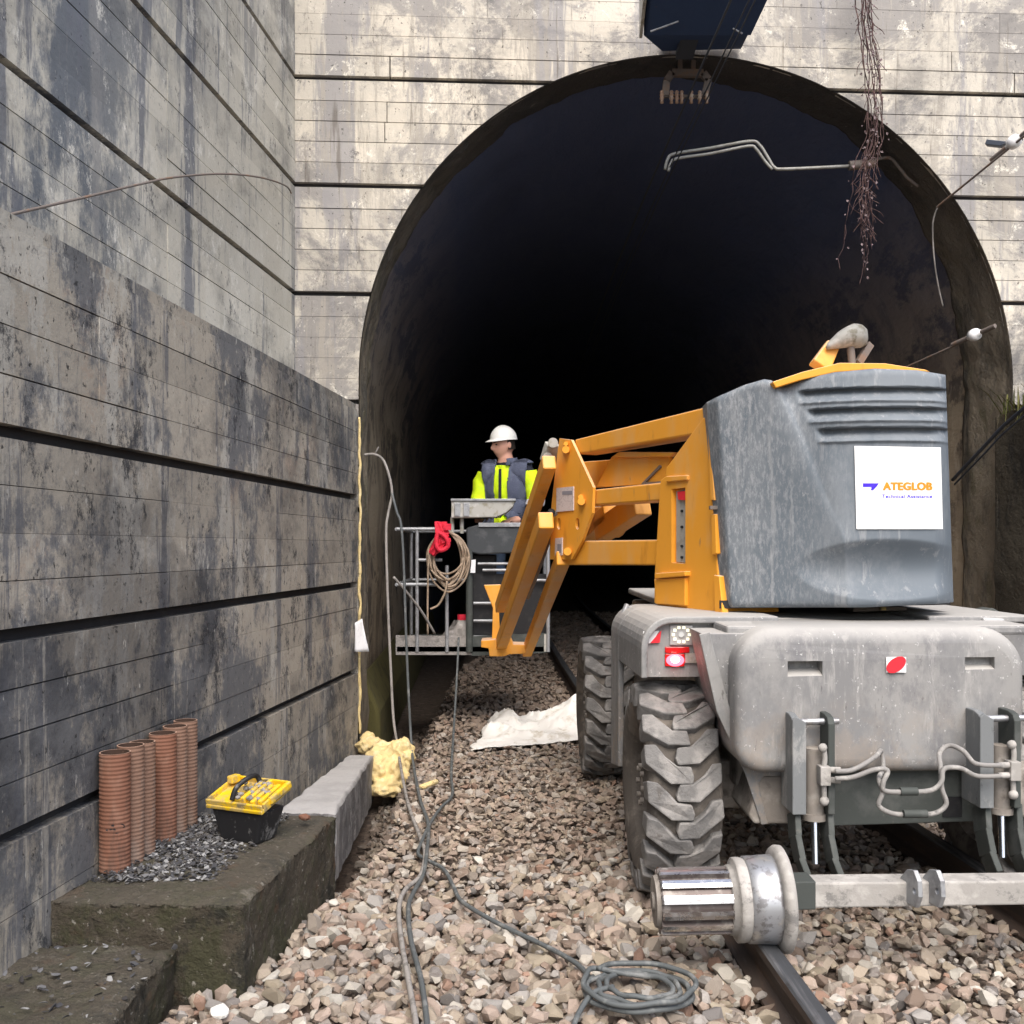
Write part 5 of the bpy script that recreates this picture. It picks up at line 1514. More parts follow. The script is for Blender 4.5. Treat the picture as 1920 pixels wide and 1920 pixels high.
    mb = MB(); mb.beam(pos + V((-0.022, -0.127, 1.42)), pos + V((-0.03, -0.135, 0.98)), 0.022, 0.012, up=V((0, -1, 0))); mb.build('zip_strip', M['navy'], root)
    # helmet
    mb = MB()
    hR = yaw @ Matrix.Rotation(R(-3), 3, 'X')
    ho = pos + hc + V((0, 0, 0.045))
    def dome(a, b):
        t = 2 * math.pi * a; e = b * math.pi / 2
        x, y, z = math.cos(t) * math.cos(e) * 0.100, math.sin(t) * math.cos(e) * 0.120, math.sin(e) * 0.116
        rib = 0.006 * math.exp(-(x / 0.012) ** 2) * (1 - b * 0.3)
        return ho + hR @ V((x, y, z + rib))
    mb.grid(dome, 40, 16, closeu=True)
    def brim(a, b):
        t = 2 * math.pi * a
        fr = max(-math.sin(t), 0) ** 1.5
        ex = 0.006 + 0.042 * fr
        k = [0, 1, 1, 0][min(int(b * 3.001), 3)]
        dz = [0.006, -0.004 - 0.010 * fr, -0.009 - 0.010 * fr, -0.006][min(int(b * 3.001), 3)]
        return ho + hR @ V((math.cos(t) * (0.098 + ex * k * 0.8), math.sin(t) * (0.118 + ex * k), dz))
    mb.grid(brim, 40, 4, closeu=True)
    mb.build('helmet', M['helmet'], root, clean=True)
    mb = MB()
    for sx in (-1, 1): mb.blob(pos + hc + yaw @ V((sx * 0.030, -0.085, 0.008)), (0.009, 0.007, 0.006), 0, 1, 2)
    mb.build('eyes', M['eye'], root)
    mb = MB()
    for sx in (-1, 1): mb.tube([pos + hc + yaw @ V((sx * (0.014 + 0.032 * k), -0.1015 + 0.013 * k * k, 0.027 + 0.004 * k)) for k in (0, 0.5, 1)], 0.0045, 6)
    mb.grid(lambda a, b: pos + hc + yaw @ V((math.cos(R(-5 + 190 * a)) * 0.079, 0.004 + math.sin(R(-5 + 190 * a)) * 0.099, -0.045 + 0.09 * b)), 24, 6)
    mb.build('hair', M['hair'], root)
    root.rotation_euler = (R(3), 0, R(-16))
    return root
make_person()

# ------------------------------------------------------------------ things hung on or lying in the basket
def rope_coil():
    mb = MB()
    random.seed(5)
    for k in range(9):
        rx_, ry_ = random.uniform(0.10, 0.150), random.uniform(0.16, 0.235)
        cx, cz = P(840, 0, 7.93).x + random.uniform(-0.012, 0.012), P(0, 1003, 7.93).z - ry_ + 0.02
        pts = []
        for i in range(14):
            a = 2 * math.pi * i / 14 + math.pi / 2
            sq = 1.0 + 0.10 * math.cos(2 * a)
            pts.append(V((cx + rx_ * math.cos(a) * sq * random.uniform(0.96, 1.04), 7.93 + random.uniform(-0.035, 0.02), cz + ry_ * math.sin(a) * random.uniform(0.97, 1.03))))
        mb.tube(pts, 0.0085, 7, sub=4, closed=True)
    mb.tube([P(838, 1090, 7.88), P(834, 1112, 7.88), P(822, 1134, 7.9), P(807, 1142, 7.9)], 0.009, 7)
    mb.tube([P(832, 985, 7.9), P(806, 1040, 7.88), P(802, 1110, 7.9), P(802, 1190, 7.92)], 0.008, 7)
    mb.build('cable_coil', M['rope'], None, loc=P(838, 1118, 7.93), label='tan cable coil hung on the basket rail below the red webbing', cat='cable coil')
rope_coil()
mb = MB(); random.seed(9)
for k in range(8):
    a = P(826 + random.uniform(-10, 8), 978 + random.uniform(0, 10), 7.88)
    b = P(832 + random.uniform(-12, 12), 1006 + random.uniform(-8, 8), 7.85)
    c = P(818 + random.uniform(-8, 14), 1040 + random.uniform(-10, 2), 7.87)
    for p, q in ((a, b), (b, c)):
        mb.beam(p, q + (q - p) * 0.1, random.uniform(0.03, 0.06), 0.012, up=V((random.uniform(-0.5, 0.5), -1, random.uniform(-0.3, 0.3))))
mb.beam(P(832, 988, 7.84), P(846, 988, 7.84), 0.03, 0.05); mb.beam(P(828, 1015, 7.84), P(845, 1012, 7.84), 0.02, 0.03)
mb.tube([P(822, 1000, 7.83), P(836, 1008, 7.82), P(840, 1024, 7.83), P(826, 1032, 7.83), P(818, 1020, 7.83)], 0.018, 8, closed=True)
mb.build('safety_harness', M['harness'], None, bevel=0.004, loc=P(826, 1043, 7.87), label='bundle of bright red safety webbing hung on the basket corner', cat='harness')
mb = MB()
def heap(a, b):
    x = BXL + 0.02 + 0.60 * a; y = YB0 + 0.02 + 0.42 * b
    h = 0.14 * math.exp(-((a - 0.80) / 0.22) ** 2) + 0.03
    h *= sstep(0, 0.12, b) * sstep(1, 0.8, b) * 0.9 + 0.1
    h *= sstep(0.0, 0.1, a) * sstep(1.0, 0.93, a)
    return V((x, y, ZF + 0.045 + h * (1 + 0.5 * fbm(V((x * 9, y * 9, 2)))) + 0.02 * fbm(V((x * 25, y * 25, 7)))))
mb.grid(heap, 46, 30, flip=False)
set_props(mb.build('rubble_heap', M['dusty'], None, loc=(BXL + 0.3, YB0 + 0.2, ZF)), 'pale dust and rubble heap on the basket floor', 'rubble', kind='stuff')
mb = MB(); mb.lathe(P(866, 1165, 8.12), (0, 0, 1), [(-0.10, 0.0), (-0.10, 0.045), (-0.01, 0.045), (0.01, 0.03), (0.012, 0.0)], 18)
b_ = mb.build('bottle', M['dusty'], None, loc=P(866, 1190, 8.12), label='dusty bottle with a red cap standing on the basket floor', cat='bottle')
mb = MB(); mb.cyl(P(866, 1164, 8.12) + V((0, 0, 0.008)), P(866, 1164, 8.12) + V((0, 0, 0.05)), 0.036, n=16); mb.build('cap', M['harness'], b_)

# ------------------------------------------------------------------ blocks beside the left wall
def rough_block(name, corners, h, m, label, cat, amp=0.012, seed=0, n=56, dent=0.0):
    """corners: four top corners in order (near-left, near-right, far-right, far-left); h: depth of the block"""
    mb = MB(); A, B, C_, D = [V(c) for c in corners]
    def wob(p, s=1.0):
        return p + V((fbm(p * 5 + V((seed, 0, 0))), fbm(p * 5 + V((0, seed, 3))), fbm(p * 5 + V((7, 0, seed)))) ) * amp * s + V((fbm(p * 26 + V((seed, 0, 0))), fbm(p * 26 + V((0, seed, 3))), fbm(p * 26 + V((7, 0, seed))))) * amp * 0.35 + V((fbm(p * 70), fbm(p * 70 + V((3, 0, 0))), fbm(p * 70 + V((0, 5, 0))))) * amp * 0.28
    def top(a, b):
        p = (A * (1 - a) + B * a) * (1 - b) + (D * (1 - a) + C_ * a) * b
        e = min(a, 1 - a, b, 1 - b)
        return wob(p) - V((0, 0, 0.018 * math.exp(-e * 40)))
    mb.grid(top, n, n * 2)
    def side(P0, P1, fl):
        def fn(a, b):
            p = P0 * (1 - a) + P1 * a - V((0, 0, h * b))
            q = wob(p)
            return q - V((0, 0, 0.018 * (math.exp(-min(a, 1 - a) * 40) if b == 0 else math.exp(-min(a, 1 - a) * 40) * 0) + (0.018 if b == 0 else 0)))
        mb.grid(fn, n * 2, n // 2, flip=fl)
    def side2(P0, P1):
        def fn(a, b):
            p = P0 * (1 - a) + P1 * a - V((0, 0, h * b))
            e = 0.0
            q = wob(p)
            if b == 0: q -= V((0, 0, 0.018))
            return q
        mb.grid(fn, n * 2, max(n // 2, 8), flip=True)
    side2(A, B); side2(B, C_); side2(C_, D); side2(D, A)
    return mb.build(name, m, None, loc=tuple(((A + B + C_ + D) / 4 - V((0, 0, h)))[:]), label=label, cat=cat)
ZP = 0.286
rough_block('concrete_block', [(low_x(3.2) - 0.0, 3.20, ZP), (-0.842, 3.18, ZP), (-0.738, 4.24, ZP), (low_x(4.3), 4.26, ZP)], 0.36, M['moss'], 'mossy dark concrete platform under the terracotta ducts beside the left wall', 'concrete block', 0.009, 1)
rough_block('concrete_step', [(-1.62, 1.6, 0.155), (-1.02, 1.6, 0.155), (-1.06, 3.20, 0.155), (-1.50, 3.19, 0.155)], 0.25, M['moss'], 'low mossy concrete step at the bottom left in front of the platform', 'concrete step', 0.014, 4)
rough_block('concrete_slab', [(-0.98, 4.262, ZP + 0.012), (-0.742, 4.262, ZP + 0.006), (-0.905, 6.62, 0.045), (-1.06, 6.62, 0.05)], 0.30, M['slab'], 'bare grey concrete slab sloping down along the wall towards the yellow foam', 'concrete slab', 0.007, 9, 30)
# flaky debris on the platform
def flakes(name, n, fn, m, label, cat, size, base):
    vs, fs, tints = [], [], []
    g = []
    for i in range(n):
        x, y, z = fn()
        s = size * random.uniform(0.4, 1.3)
        v_, f_ = PROT_LO[i % 16]
        rot = np.array(Matrix.Rotation(random.uniform(0, 6.28), 3, 'Z') @ Matrix.Rotation(random.gauss(0, 0.35), 3, 'X') @ Matrix.Rotation(random.gauss(0, 0.35), 3, 'Y'))
        t = random.choice([(0.05, 0.05, 0.055), (0.07, 0.07, 0.075), (0.14, 0.14, 0.145), (0.27, 0.27, 0.27), (0.10, 0.095, 0.09), (0.04, 0.037, 0.037)])
        g.append(((v_ * np.array([1, 1, 0.35]) * s) @ rot.T + np.array([x, y, z]) - np.array(base), f_, np.array(t)))
    me = stone_mesh(name, g); me.materials.append(m)
    o = bpy.data.objects.new(name, me); COL.objects.link(o); o.location = base
    return set_props(o, label, cat, kind='stuff')
random.seed(31)
def onplat():
    while True:
        y = random.uniform(3.36, 4.2); a = random.betavariate(1.3, 1.4)
        x = low_x(y) + 0.03 + a * (0.42 + 0.0 * y)
        if x < -0.86 + 0.1 * (y - 3.2) and fbm(V((x * 4, y * 4, 1))) > -0.45: return x, y, ZP + random.uniform(0.0, 0.014)
flakes('debris', 3200, onplat, M['shard'], 'grey flaky debris strewn over the platform by the ducts', 'debris', 0.0095, (-1.1, 3.8, ZP))
def onstep():
    return random.uniform(-1.5, -1.05), random.uniform(2.5, 3.17), 0.158
flakes('litter', 110, onstep, M['shard'], 'small flakes and litter on the mossy step', 'litter', 0.012, (-1.3, 2.9, 0.15))
mb = MB(); mb.blob(P(571, 1532, 4.02), (0.024, 0.02, 0.013), 0.25, 2, 2, 3, smooth=False)
mb.build('stone_chip', M['clay'], None, loc=P(571, 1540, 4.02), label='single tan stone chip on the platform edge beside the grey slab', cat='stone')
for k, (px, py, z, s) in enumerate(((1000 * 0 + 412, 1905, 0.0, 0.03),)):
    q = G(px, py, z); mb = MB(); mb.blob(q + V((0, 0, 0.012)), (s, s * 0.9, s * 0.7), 0.2, 2, 2, 5, smooth=False)
    mb.build('pale_pebble', M['tarp'], None, loc=q, label='lone pale pebble on the dirt at the foot of the mossy step', cat='stone')
for k, (px, py, n_) in enumerate(((225, 1735, 7), (285, 1748, 4))):
    q = G(px, py, 0.16)
    mb = MB(); random.seed(40 + k)
    for i in range(n_):
        a = random.uniform(0, 6.28); l = random.uniform(0.015, 0.035)
        t = q + V((math.cos(a) * l * 0.7, math.sin(a) * l * 0.7, l))
        s_ = V((-math.sin(a), math.cos(a), 0)) * 0.006
        mid = q.lerp(t, 0.6)
        mb.add([q, mid - s_, t, mid + s_], [(0, 1, 2, 3)])
    mb.build('sprout', M['sprout'], None, loc=q, label=['larger green sprout growing at the foot of the mossy platform', 'smaller green sprout beside the larger one under the platform'][k], cat='plant')

# corrugated ducts
def duct(x, y, r, h, m, label, hole=False, tilt=0.0):
    mb = MB()
    def wall(a, b):
        t = 2 * math.pi * a; z = h * b
        rr = r + 0.0010 * math.sin(z / 0.0140 * 2 * math.pi)
        return V((x + math.cos(t) * rr + tilt * z, y + math.sin(t) * rr, ZP + z))
    nz = int(h / 0.0140 * 6)
    mb.grid(wall, 28, nz, closeu=True)
    def inner(a, b):
        t = 2 * math.pi * a
        return V((x + math.cos(t) * (r - 0.004) + tilt * h * (1 - b), y + math.sin(t) * (r - 0.004), ZP + h - h * b))
    mb.grid(inner, 28, 3, closeu=True, flip=True, mi=1)
    top = [V((x + math.cos(2 * math.pi * i / 28) * rr + tilt * h, y + math.sin(2 * math.pi * i / 28) * rr, ZP + h)) for rr in (r, r - 0.004) for i in range(28)]
    mb.add(top, [(i, (i + 1) % 28, 28 + (i + 1) % 28, 28 + i) for i in range(28)], 2)
    o = mb.build('duct_pipe', [m, M['ductinside'], M['ductrim']], None, loc=(x, y, ZP), label=label, cat='pipe', group='terracotta ducts standing by the left wall')
    if hole:
        d = (V((0, 0, 0)) - V((x, y, 0))).normalized()
        mb = MB()
        c = V((x, y, ZP + 0.155)) + d * (r + 0.002)
        sx = V((-d.y, d.x, 0))
        ring = [c + sx * math.cos(a) * 0.030 * random.uniform(0.8, 1.15) + V((0, 0, 0.017 * math.sin(a) * random.uniform(0.7, 1.2))) - d * (0.010 * abs(math.cos(a))) for a in [2 * math.pi * i / 14 for i in range(14)]]
        mb.prism(ring, -d * 0.003)
        mb.build('hole_shade', M['black'], o)  # black patch standing for the shade inside the hole
    return o
duct(low_x(3.50) + 0.055, 3.50, 0.0515, 0.405, M['clay'], 'nearest and reddest terracotta duct with a broken hole near its foot', True)
duct(low_x(3.585) + 0.066, 3.592, 0.046, 0.412, M['claygrey'], 'dusty terracotta duct just behind the one with the broken hole')
duct(low_x(3.68) + 0.064, 3.685, 0.045, 0.405, M['claygrey'], 'third terracotta duct, at the back of the near trio')
duct(low_x(3.86) + 0.06, 3.86, 0.0505, 0.405, M['clay'], 'widest reddish terracotta duct at the front of the far trio')
duct(low_x(3.95) + 0.066, 3.955, 0.046, 0.415, M['claygrey'], 'middle terracotta duct of the far trio')
duct(low_x(4.05) + 0.066, 4.05, 0.046, 0.42, M['claygrey'], 'farthest greyish terracotta duct next to the toolbox')

# toolbox with a yellow lid
TB = thing('toolbox', 'splashed black tool tub with a dirty yellow tray lid on the platform', 'toolbox', (-1.0, 3.86, ZP))
tb0 = V((-1.005, 3.865, ZP)); rz = Matrix.Rotation(R(-24), 3, 'Z')
def tb(x, y, z): return tb0 + rz @ V((x, y, z + (0.32 * (y + 0.085) if z > 0.128 else 0)))
mb = MB()
lo4 = [tb(-0.085, -0.055, 0.0), tb(0.085, -0.055, 0.0), tb(0.085, 0.055, 0.0), tb(-0.085, 0.055, 0.0)]
hi4 = [tb(-0.115, -0.075, 0.125), tb(0.115, -0.075, 0.125), tb(0.115, 0.075, 0.125), tb(-0.115, 0.075, 0.125)]
mb.add(lo4 + hi4, [(3, 2, 1, 0), (4, 5, 6, 7), (0, 1, 5, 4), (1, 2, 6, 5), (2, 3, 7, 6), (3, 0, 4, 7)])
mb.build('tub', M['blackbox'], TB, bevel=0.008)
mb = MB()
rt = rz @ Matrix.Rotation(math.atan(0.32), 3, 'X')
mb.box(tb(0, 0, 0.132), (0.262, 0.186, 0.016), rt)
for (x, y, sx, sy) in ((0, -0.085, 0.262, 0.010), (0, 0.085, 0.262, 0.010), (-0.127, 0, 0.010, 0.16), (0.127, 0, 0.010, 0.16)):
    mb.box(tb(x, y, 0.148), (sx, sy, 0.026), rt)
mb.build('lid', M['yellow'], TB, bevel=0.004)
mb = MB()
for k in range(5): mb.box(tb(0.02 + 0.028 * k, 0.0 + 0.02 * math.sin(k * 2), 0.152), (0.018, 0.13, 0.028), rt)
mb.box(tb(-0.11, 0.05, 0.165), (0.03, 0.05, 0.03), rz)
mb.build('lid_rib', M['yellow'], TB, bevel=0.005)
mb = MB(); mb.tube([tb(-0.03, -0.06, 0.15), tb(-0.02, -0.045, 0.19), tb(0.0, 0.0, 0.205), tb(0.0, 0.05, 0.185), tb(0.01, 0.06, 0.15)], 0.010, 8)
mb.build('handle', M['blackbox'], TB)
mb = MB(); random.seed(3)
for k in range(26): mb.blob(tb(random.uniform(-0.05, 0.10), random.uniform(-0.06, 0.06), 0.160), (0.013, 0.010, 0.009), 0.3, 2, 1, k)
mb.build('mortar_crumbs', M['dusty'], TB, kind='stuff')

# foam strip and heap, tag
mb = MB(); random.seed(12)
pts = [V((low_x(7.05) + 0.012 + random.uniform(-0.006, 0.006), 7.052 + random.uniform(-0.004, 0.004), 0.10 + 2.2 * i / 34)) for i in range(35)]
mb.tube(pts, lambda t: 0.008 + 0.007 * abs(fbm(V((t * 20, 1, 1)))) * 1.5, 8, sub=3)
mb.build('foam_strip', M['foam'], None, loc=(low_x(7.05), 7.05, 0.1), label='thin yellow foam bead running up the joint at the wall end', cat='foam seal')
mb = MB(); random.seed(15)
for (px, py, Y, s) in ((694, 1398, 6.95, (0.09, 0.07, 0.06)), (725, 1420, 6.75, (0.14, 0.12, 0.10)), (752, 1415, 6.7, (0.09, 0.10, 0.10)), (715, 1450, 6.6, (0.09, 0.10, 0.11)), (742, 1450, 6.6, (0.09, 0.1, 0.11)), (722, 1478, 6.45, (0.095, 0.10, 0.055)), (690, 1385, 7.02, (0.05, 0.05, 0.05))):
    mb.blob(P(px, py, Y), s, 0.32, 2.2, 4, px * 0.01)
fo = mb.build('foam_heap', M['foam'], None, loc=P(725, 1490, 6.65), label='lumpy heap of yellow expanding foam at the foot of the wall end', cat='foam')
rm = fo.modifiers.new('rm', 'REMESH'); rm.mode = 'VOXEL'; rm.voxel_size = 0.009; rm.use_smooth_shade = True
bake(fo)
mb = MB()
def tagf(a, b):
    p = P(665 + 14 * a + 13 * b * a + 0 * b, 1168 + 54 * b - 8 * a * (1 - b), 6.93)
    return p + V((0, 0.012 * math.sin(a * 3 + b * 4), 0))
mb.grid(tagf, 8, 10)
tg = mb.build('paper_tag', M['paper'], None, loc=P(677, 1222, 6.93), label='white paper tag hanging at the end of the left wall', cat='tag')
sd = tg.modifiers.new('s', 'SOLIDIFY'); sd.thickness = 0.002

# crumpled sheet on the ballast
mb = MB(); random.seed(8)
def tarp(a, b):
    A, B, C_, D = V((-0.285, 6.95, 0)), V((0.52, 7.25, 0)), V((0.56, 8.25, 0)), V((-0.16, 8.15, 0))
    p = (A * (1 - a) + B * a) * (1 - b) + (D * (1 - a) + C_ * a) * b
    f = 1 - abs(math.sin((a * 0.7 + b * 1.9 + 0.35 * fbm(p * 1.6)) * 4.0)) ** 0.5
    h = 0.015 + 0.07 * f * sstep(0, 0.15, b) + 0.20 * math.exp(-((a - 0.95) / 0.25) ** 2 - ((b - 0.6) / 0.3) ** 2) + 0.07 * math.exp(-((a - 0.2) / 0.15) ** 2 - ((b - 0.7) / 0.25) ** 2)
    h += 0.014 * fbm(p * 6)
    h *= sstep(-0.05, 0.08, a) * sstep(1.05, 0.95, b)
    p = p + V((0.05 * fbm(p * 4), 0.05 * fbm(p * 4 + V((9, 0, 0))), 0))
    return V((p.x, p.y, max(h, 0.004)))
mb.grid(tarp, 70, 80)
tp = mb.build('tarpaulin', M['tarp'], None, loc=(0.13, 7.5, 0), label='crumpled dirty white sheet lying on the ballast beside the front tyre', cat='tarpaulin')
sd = tp.modifiers.new('s', 'SOLIDIFY'); sd.thickness = 0.006
mb = MB(); mb.tube([G(795, 1474, 0.03), G(806, 1470, 0.04), G(818, 1466, 0.03)], 0.016, 8); mb.blob(G(795, 1474, 0.03), (0.03, 0.02, 0.016), 0.2, 2, 2)
mb.build('foam_scrap', M['foam'], None, loc=G(806, 1474, 0.0), label='small pale foam scrap on the ballast beside the cables', cat='foam scrap')

# ------------------------------------------------------------------ cables
def cable(pts, r, m, label, name='cable', cat='cable', group=None, n=8, sub=6):
    mb = MB(); mb.tube(pts, r, n, sub=sub)
    return mb.build(name, M[m], None, loc=pts[-1], label=label, cat=cat, group=group)
cable([P(683, 853, 7.0), P(702, 852, 6.98), P(718, 862, 6.96), P(729, 890, 6.95), P(735, 925, 6.95), P(728, 962, 6.93), P(724, 1000, 6.92), P(727, 1120, 6.9), P(733, 1260, 6.9), P(738, 1350, 6.88), P(746, 1400, 6.8), G(752, 1442, 0.02), G(766, 1510, 0.02), G(788, 1570, 0.02), G(797, 1600, 0.03), G(788, 1642, 0.03), G(760, 1668, 0.03), G(748, 1700, 0.025), G(752, 1760, 0.025), G(768, 1850, 0.025), G(782, 1935, 0.025), G(790, 2050, 0.025)], 0.0095, 'wirepale', 'pale cable that bends over at the wall end and runs down to the near ballast')
cable([P(735, 925, 6.93), P(744, 960, 6.92), P(752, 985, 6.91), P(757, 1060, 6.9), P(761, 1180, 6.88), P(766, 1300, 6.85), P(771, 1390, 6.8), G(776, 1440, 0.02), G(788, 1500, 0.02), G(803, 1545, 0.03), G(800, 1600, 0.04), G(793, 1640, 0.03), G(776, 1672, 0.03), G(766, 1700, 0.03), G(770, 1760, 0.025), G(790, 1840, 0.025), G(802, 1935, 0.025), G(806, 2050, 0.025)], 0.009, 'cable', 'dark cable that forks off the bent cable and runs beside it to the camera')
cable([P(860, 1196, 7.95), P(856, 1280, 7.6), P(850, 1380, 7.0), G(846, 1450, 0.02), G(848, 1490, 0.02), G(826, 1515, 0.02), G(806, 1545, 0.03), G(792, 1575, 0.03), G(784, 1600, 0.02), G(800, 1612, 0.02), G(832, 1630, 0.025), G(850, 1662, 0.02), G(866, 1690, 0.025), G(920, 1724, 0.025), G(985, 1756, 0.025), G(1045, 1785, 0.025), G(1085, 1810, 0.025), G(1108, 1836, 0.03)], 0.0085, 'cable', 'dark cable from the basket crossing the ballast to the loose coil')
cable([P(702, 852, 6.98), P(706, 846, 6.97), P(710, 838, 6.97)], 0.006, 'wirepale', 'short pale wire end sticking up at the bend of the cable', 'wire_end', 'wire')
cable([P(738, 1082, 7.5), P(762, 1110, 7.6), P(790, 1146, 7.75), P(815, 1188, 7.9)], 0.010, 'wirepale', 'thin pale rod leaning across the left side of the basket', 'rod', 'rod')
mb = MB(); random.seed(77)
cc = G(1196, 1866, 0.02)
pts = []
for i in range(76):
    a = 2 * math.pi * i / 15.0 + 2.4
    k = 0.165 - 0.022 * ((i // 15) % 4) + random.uniform(-0.010, 0.010)
    pts.append(cc + V((math.cos(a) * k * 1.04, math.sin(a) * k * 0.92, 0.008 + 0.006 * (i // 15) + random.uniform(0, 0.010))))
mb.tube([G(1108, 1836, 0.035)] + pts, 0.0085, 8, sub=5)
mb.tube([G(1150, 1850, 0.05), G(1112, 1862, 0.05), G(1085, 1900, 0.03), G(1070, 1940, 0.02)], 0.0085, 8)
mb.build('cable_coil', M['cable'], None, loc=cc, label='loose coil of dark grey cable on the ballast near the rail', cat='cable coil')
# thin branch-like wire on the upper left wall
def onUp(px, py, off):
    k = (px - 960) / FPX
    Y = (-2.209 + off) / (k - 0.1)
    return V((k * Y, Y, CAMZ + (HOR - py) / FPX * Y))
cable([onUp(-60, 424, 0.25), onUp(0, 407, 0.22), onUp(150, 372, 0.12), onUp(255, 347, 0.06), onUp(330, 332, 0.05), onUp(420, 326, 0.05), onUp(490, 333, 0.05), onUp(535, 348, 0.05), onUp(546, 362, 0.02)], 0.0055, 'bracket', 'thin dry tendril arching across the upper left wall', 'tendril', 'branch')

# ------------------------------------------------------------------ overhead line and fittings round the arch
hz = 4.93
HD = thing('protection_hood', 'dark blue sheet metal hood over the wires above the tunnel crown', 'hood', P(1310, 100, 7.1))
mb = MB()
def hdp(px, py, Y): return P(px, py, Y)
back = [P(1240, 97, 7.17), P(1392, 92, 7.17)]; frontp = [P(1206, 66, 6.7), P(1396, 88, 6.9)]
zb = back[0].z
q0, q1 = V((1.06, 7.16, zb)), V((1.62, 7.17, zb + 0.02))
q2, q3 = V((1.76, 5.1, zb + 0.30)), V((0.80, 5.1, zb + 0.30))
q4 = P(1207, 66, 6.75)
q5 = P(1402, 66, 6.75)
mb.prism([q0, q1, V((q5.x, 6.75, q4.z)), q2, q3, q4], V((0, 0, 0.06)))
mb.build('hood_plate', M['hood'], HD)
mb = MB()
for a, b in ((q4, q3), (V((q5.x, 6.75, q4.z)), q2)):
    mb.prism([a, b, b + V((0, 0, 0.45)), a + V((0, 0, 0.45))], V((0.02, 0, 0)))
mb.build('side_sheet', M['hood'], HD)
mb = MB(); mb.prism([V((q4.x - 0.03, 6.75, q4.z - 0.02)), V((q3.x - 0.03, 5.1, q3.z - 0.02)), V((q3.x - 0.03, 5.1, q3.z + 0.4)), V((q4.x - 0.03, 6.75, q4.z + 0.4))], V((0.02, 0, 0)))
mb.build('lit_edge_sheet', M['beige'], HD)  # pale strip: the hood's lit left edge put into the colour
mb = MB(); a = P(1283, 98, 7.1); mb.prism([a + V((-0.06, 0, 0)), a + V((0.06, 0, 0)), a + V((0.06, -2.0, 0.28)), a + V((-0.06, -2.0, 0.28))], V((0, 0, -0.05)))
mb.build('centre_beam', M['wire'], HD)
for p0, p1 in (((1220, 44), (1272, 25)), ((1374, 38), (1392, 48))):
    mb = MB(); a, b = P(*p0, 6.3), P(*p1, 6.3)
    mb.cyl(a + V((0, 0, -0.05)), b + V((0, 0, -0.05)), 0.006, n=8); mb.build('rod', M['steel'], HD)
# inverted u bracket with insulators
BR = thing('insulator_bracket', 'rusty frame with a row of insulators hanging under the tunnel crown', 'insulator bracket', P(1287, 190, 7.3))
mb = MB(); Yb = 7.3
pts = [P(1247, 180, Yb), P(1250, 152, Yb), P(1260, 137, Yb), P(1318, 138, Yb), P(1328, 150, Yb), P(1320, 184, Yb)]
for a, b in zip(pts[:-1], pts[1:]): mb.beam(a, b, 0.05, 0.035, up=V((0, -1, 0)))
mb.beam(P(1275, 95, Yb), P(1275, 137, Yb), 0.03, 0.03, up=V((0, -1, 0))); mb.beam(P(1300, 95, Yb), P(1300, 137, Yb), 0.03, 0.03, up=V((0, -1, 0)))
mb.beam(P(1238, 180, Yb), P(1330, 182, Yb), 0.02, 0.02, up=V((0, -1, 0)))
mb.build('frame', M['bracket'], BR)
for px in (1241, 1259, 1269, 1278, 1296, 1312, 1325):
    mb = MB(); a = P(px, 170, Yb - 0.03)
    mb.lathe(a, (0, 0, -1), [(0, 0.008), (0.01, 0.016), (0.02, 0.010), (0.03, 0.018), (0.042, 0.010), (0.055, 0.018), (0.068, 0.010), (0.09, 0.014), (0.095, 0)], 12)
    mb.build('insulator', M['ceramic'], BR)
# contact wires along the track
random.seed(2)
for k, (dx, z, lab) in enumerate(((0.0, 4.19, 'leftmost thin overhead wire entering the bore under the hood'), (0.04, 4.27, 'second overhead wire from the left, entering the bore under the hood'), (0.10, 4.20, 'third overhead wire from the left, entering the bore under the hood'), (0.15, 4.24, 'rightmost thin overhead wire entering the bore under the hood'))):
    pts = []
    for Y in (1.0, 3.5, 5.5, 7.4, 9.0, 12.0, 18.0, 28.0):
        pts.append(V((1.075 + dx - 0.022 * (Y - 7.0) + (0.5 * 0.0040 * max(Y - 8, 0) ** 2), Y, z - 0.02 * max(Y - 7.6, 0))))
    cable(pts, 0.0045, 'wire', lab, 'overhead_wire', 'wire', 'overhead wires of the track', n=6)
# registration arm with two tubes
RGA = thing('registration_arm', 'pale bent twin tube arm reaching over the bore from the right wall', 'wire support', P(1680, 330, 7.5))
Yr = 7.5
mb = MB(); mb.tube([P(1247, 318, Yr), P(1252, 298, Yr), P(1266, 288, Yr), P(1330, 278, Yr), P(1405, 265, Yr), P(1424, 272, Yr), P(1440, 296, Yr), P(1452, 314, Yr), P(1475, 317, Yr), P(1600, 311, Yr)], 0.012, 10, sub=4); mb.build('arm_tube', M['armpaint'], RGA)
mb = MB(); mb.tube([P(1253, 321, Yr - 0.03), P(1258, 306, Yr - 0.03), P(1270, 297, Yr - 0.03), P(1332, 288, Yr - 0.03), P(1403, 274, Yr - 0.03), P(1418, 280, Yr - 0.03), P(1434, 302, Yr - 0.03), P(1448, 318, Yr - 0.03)], 0.011, 10, sub=4); mb.build('arm_tube', M['armpaint'], RGA)
mb = MB(); mb.tube([P(1600, 311, Yr), P(1640, 300, Yr), P(1668, 296, Yr), P(1684, 312, Yr), P(1700, 332, Yr), P(1722, 350, Yr)], 0.012, 10, sub=4); mb.cyl(P(1592, 311, Yr), P(1640, 306, Yr), 0.035, n=12); mb.build('arm_mount', M['bracket'], RGA)
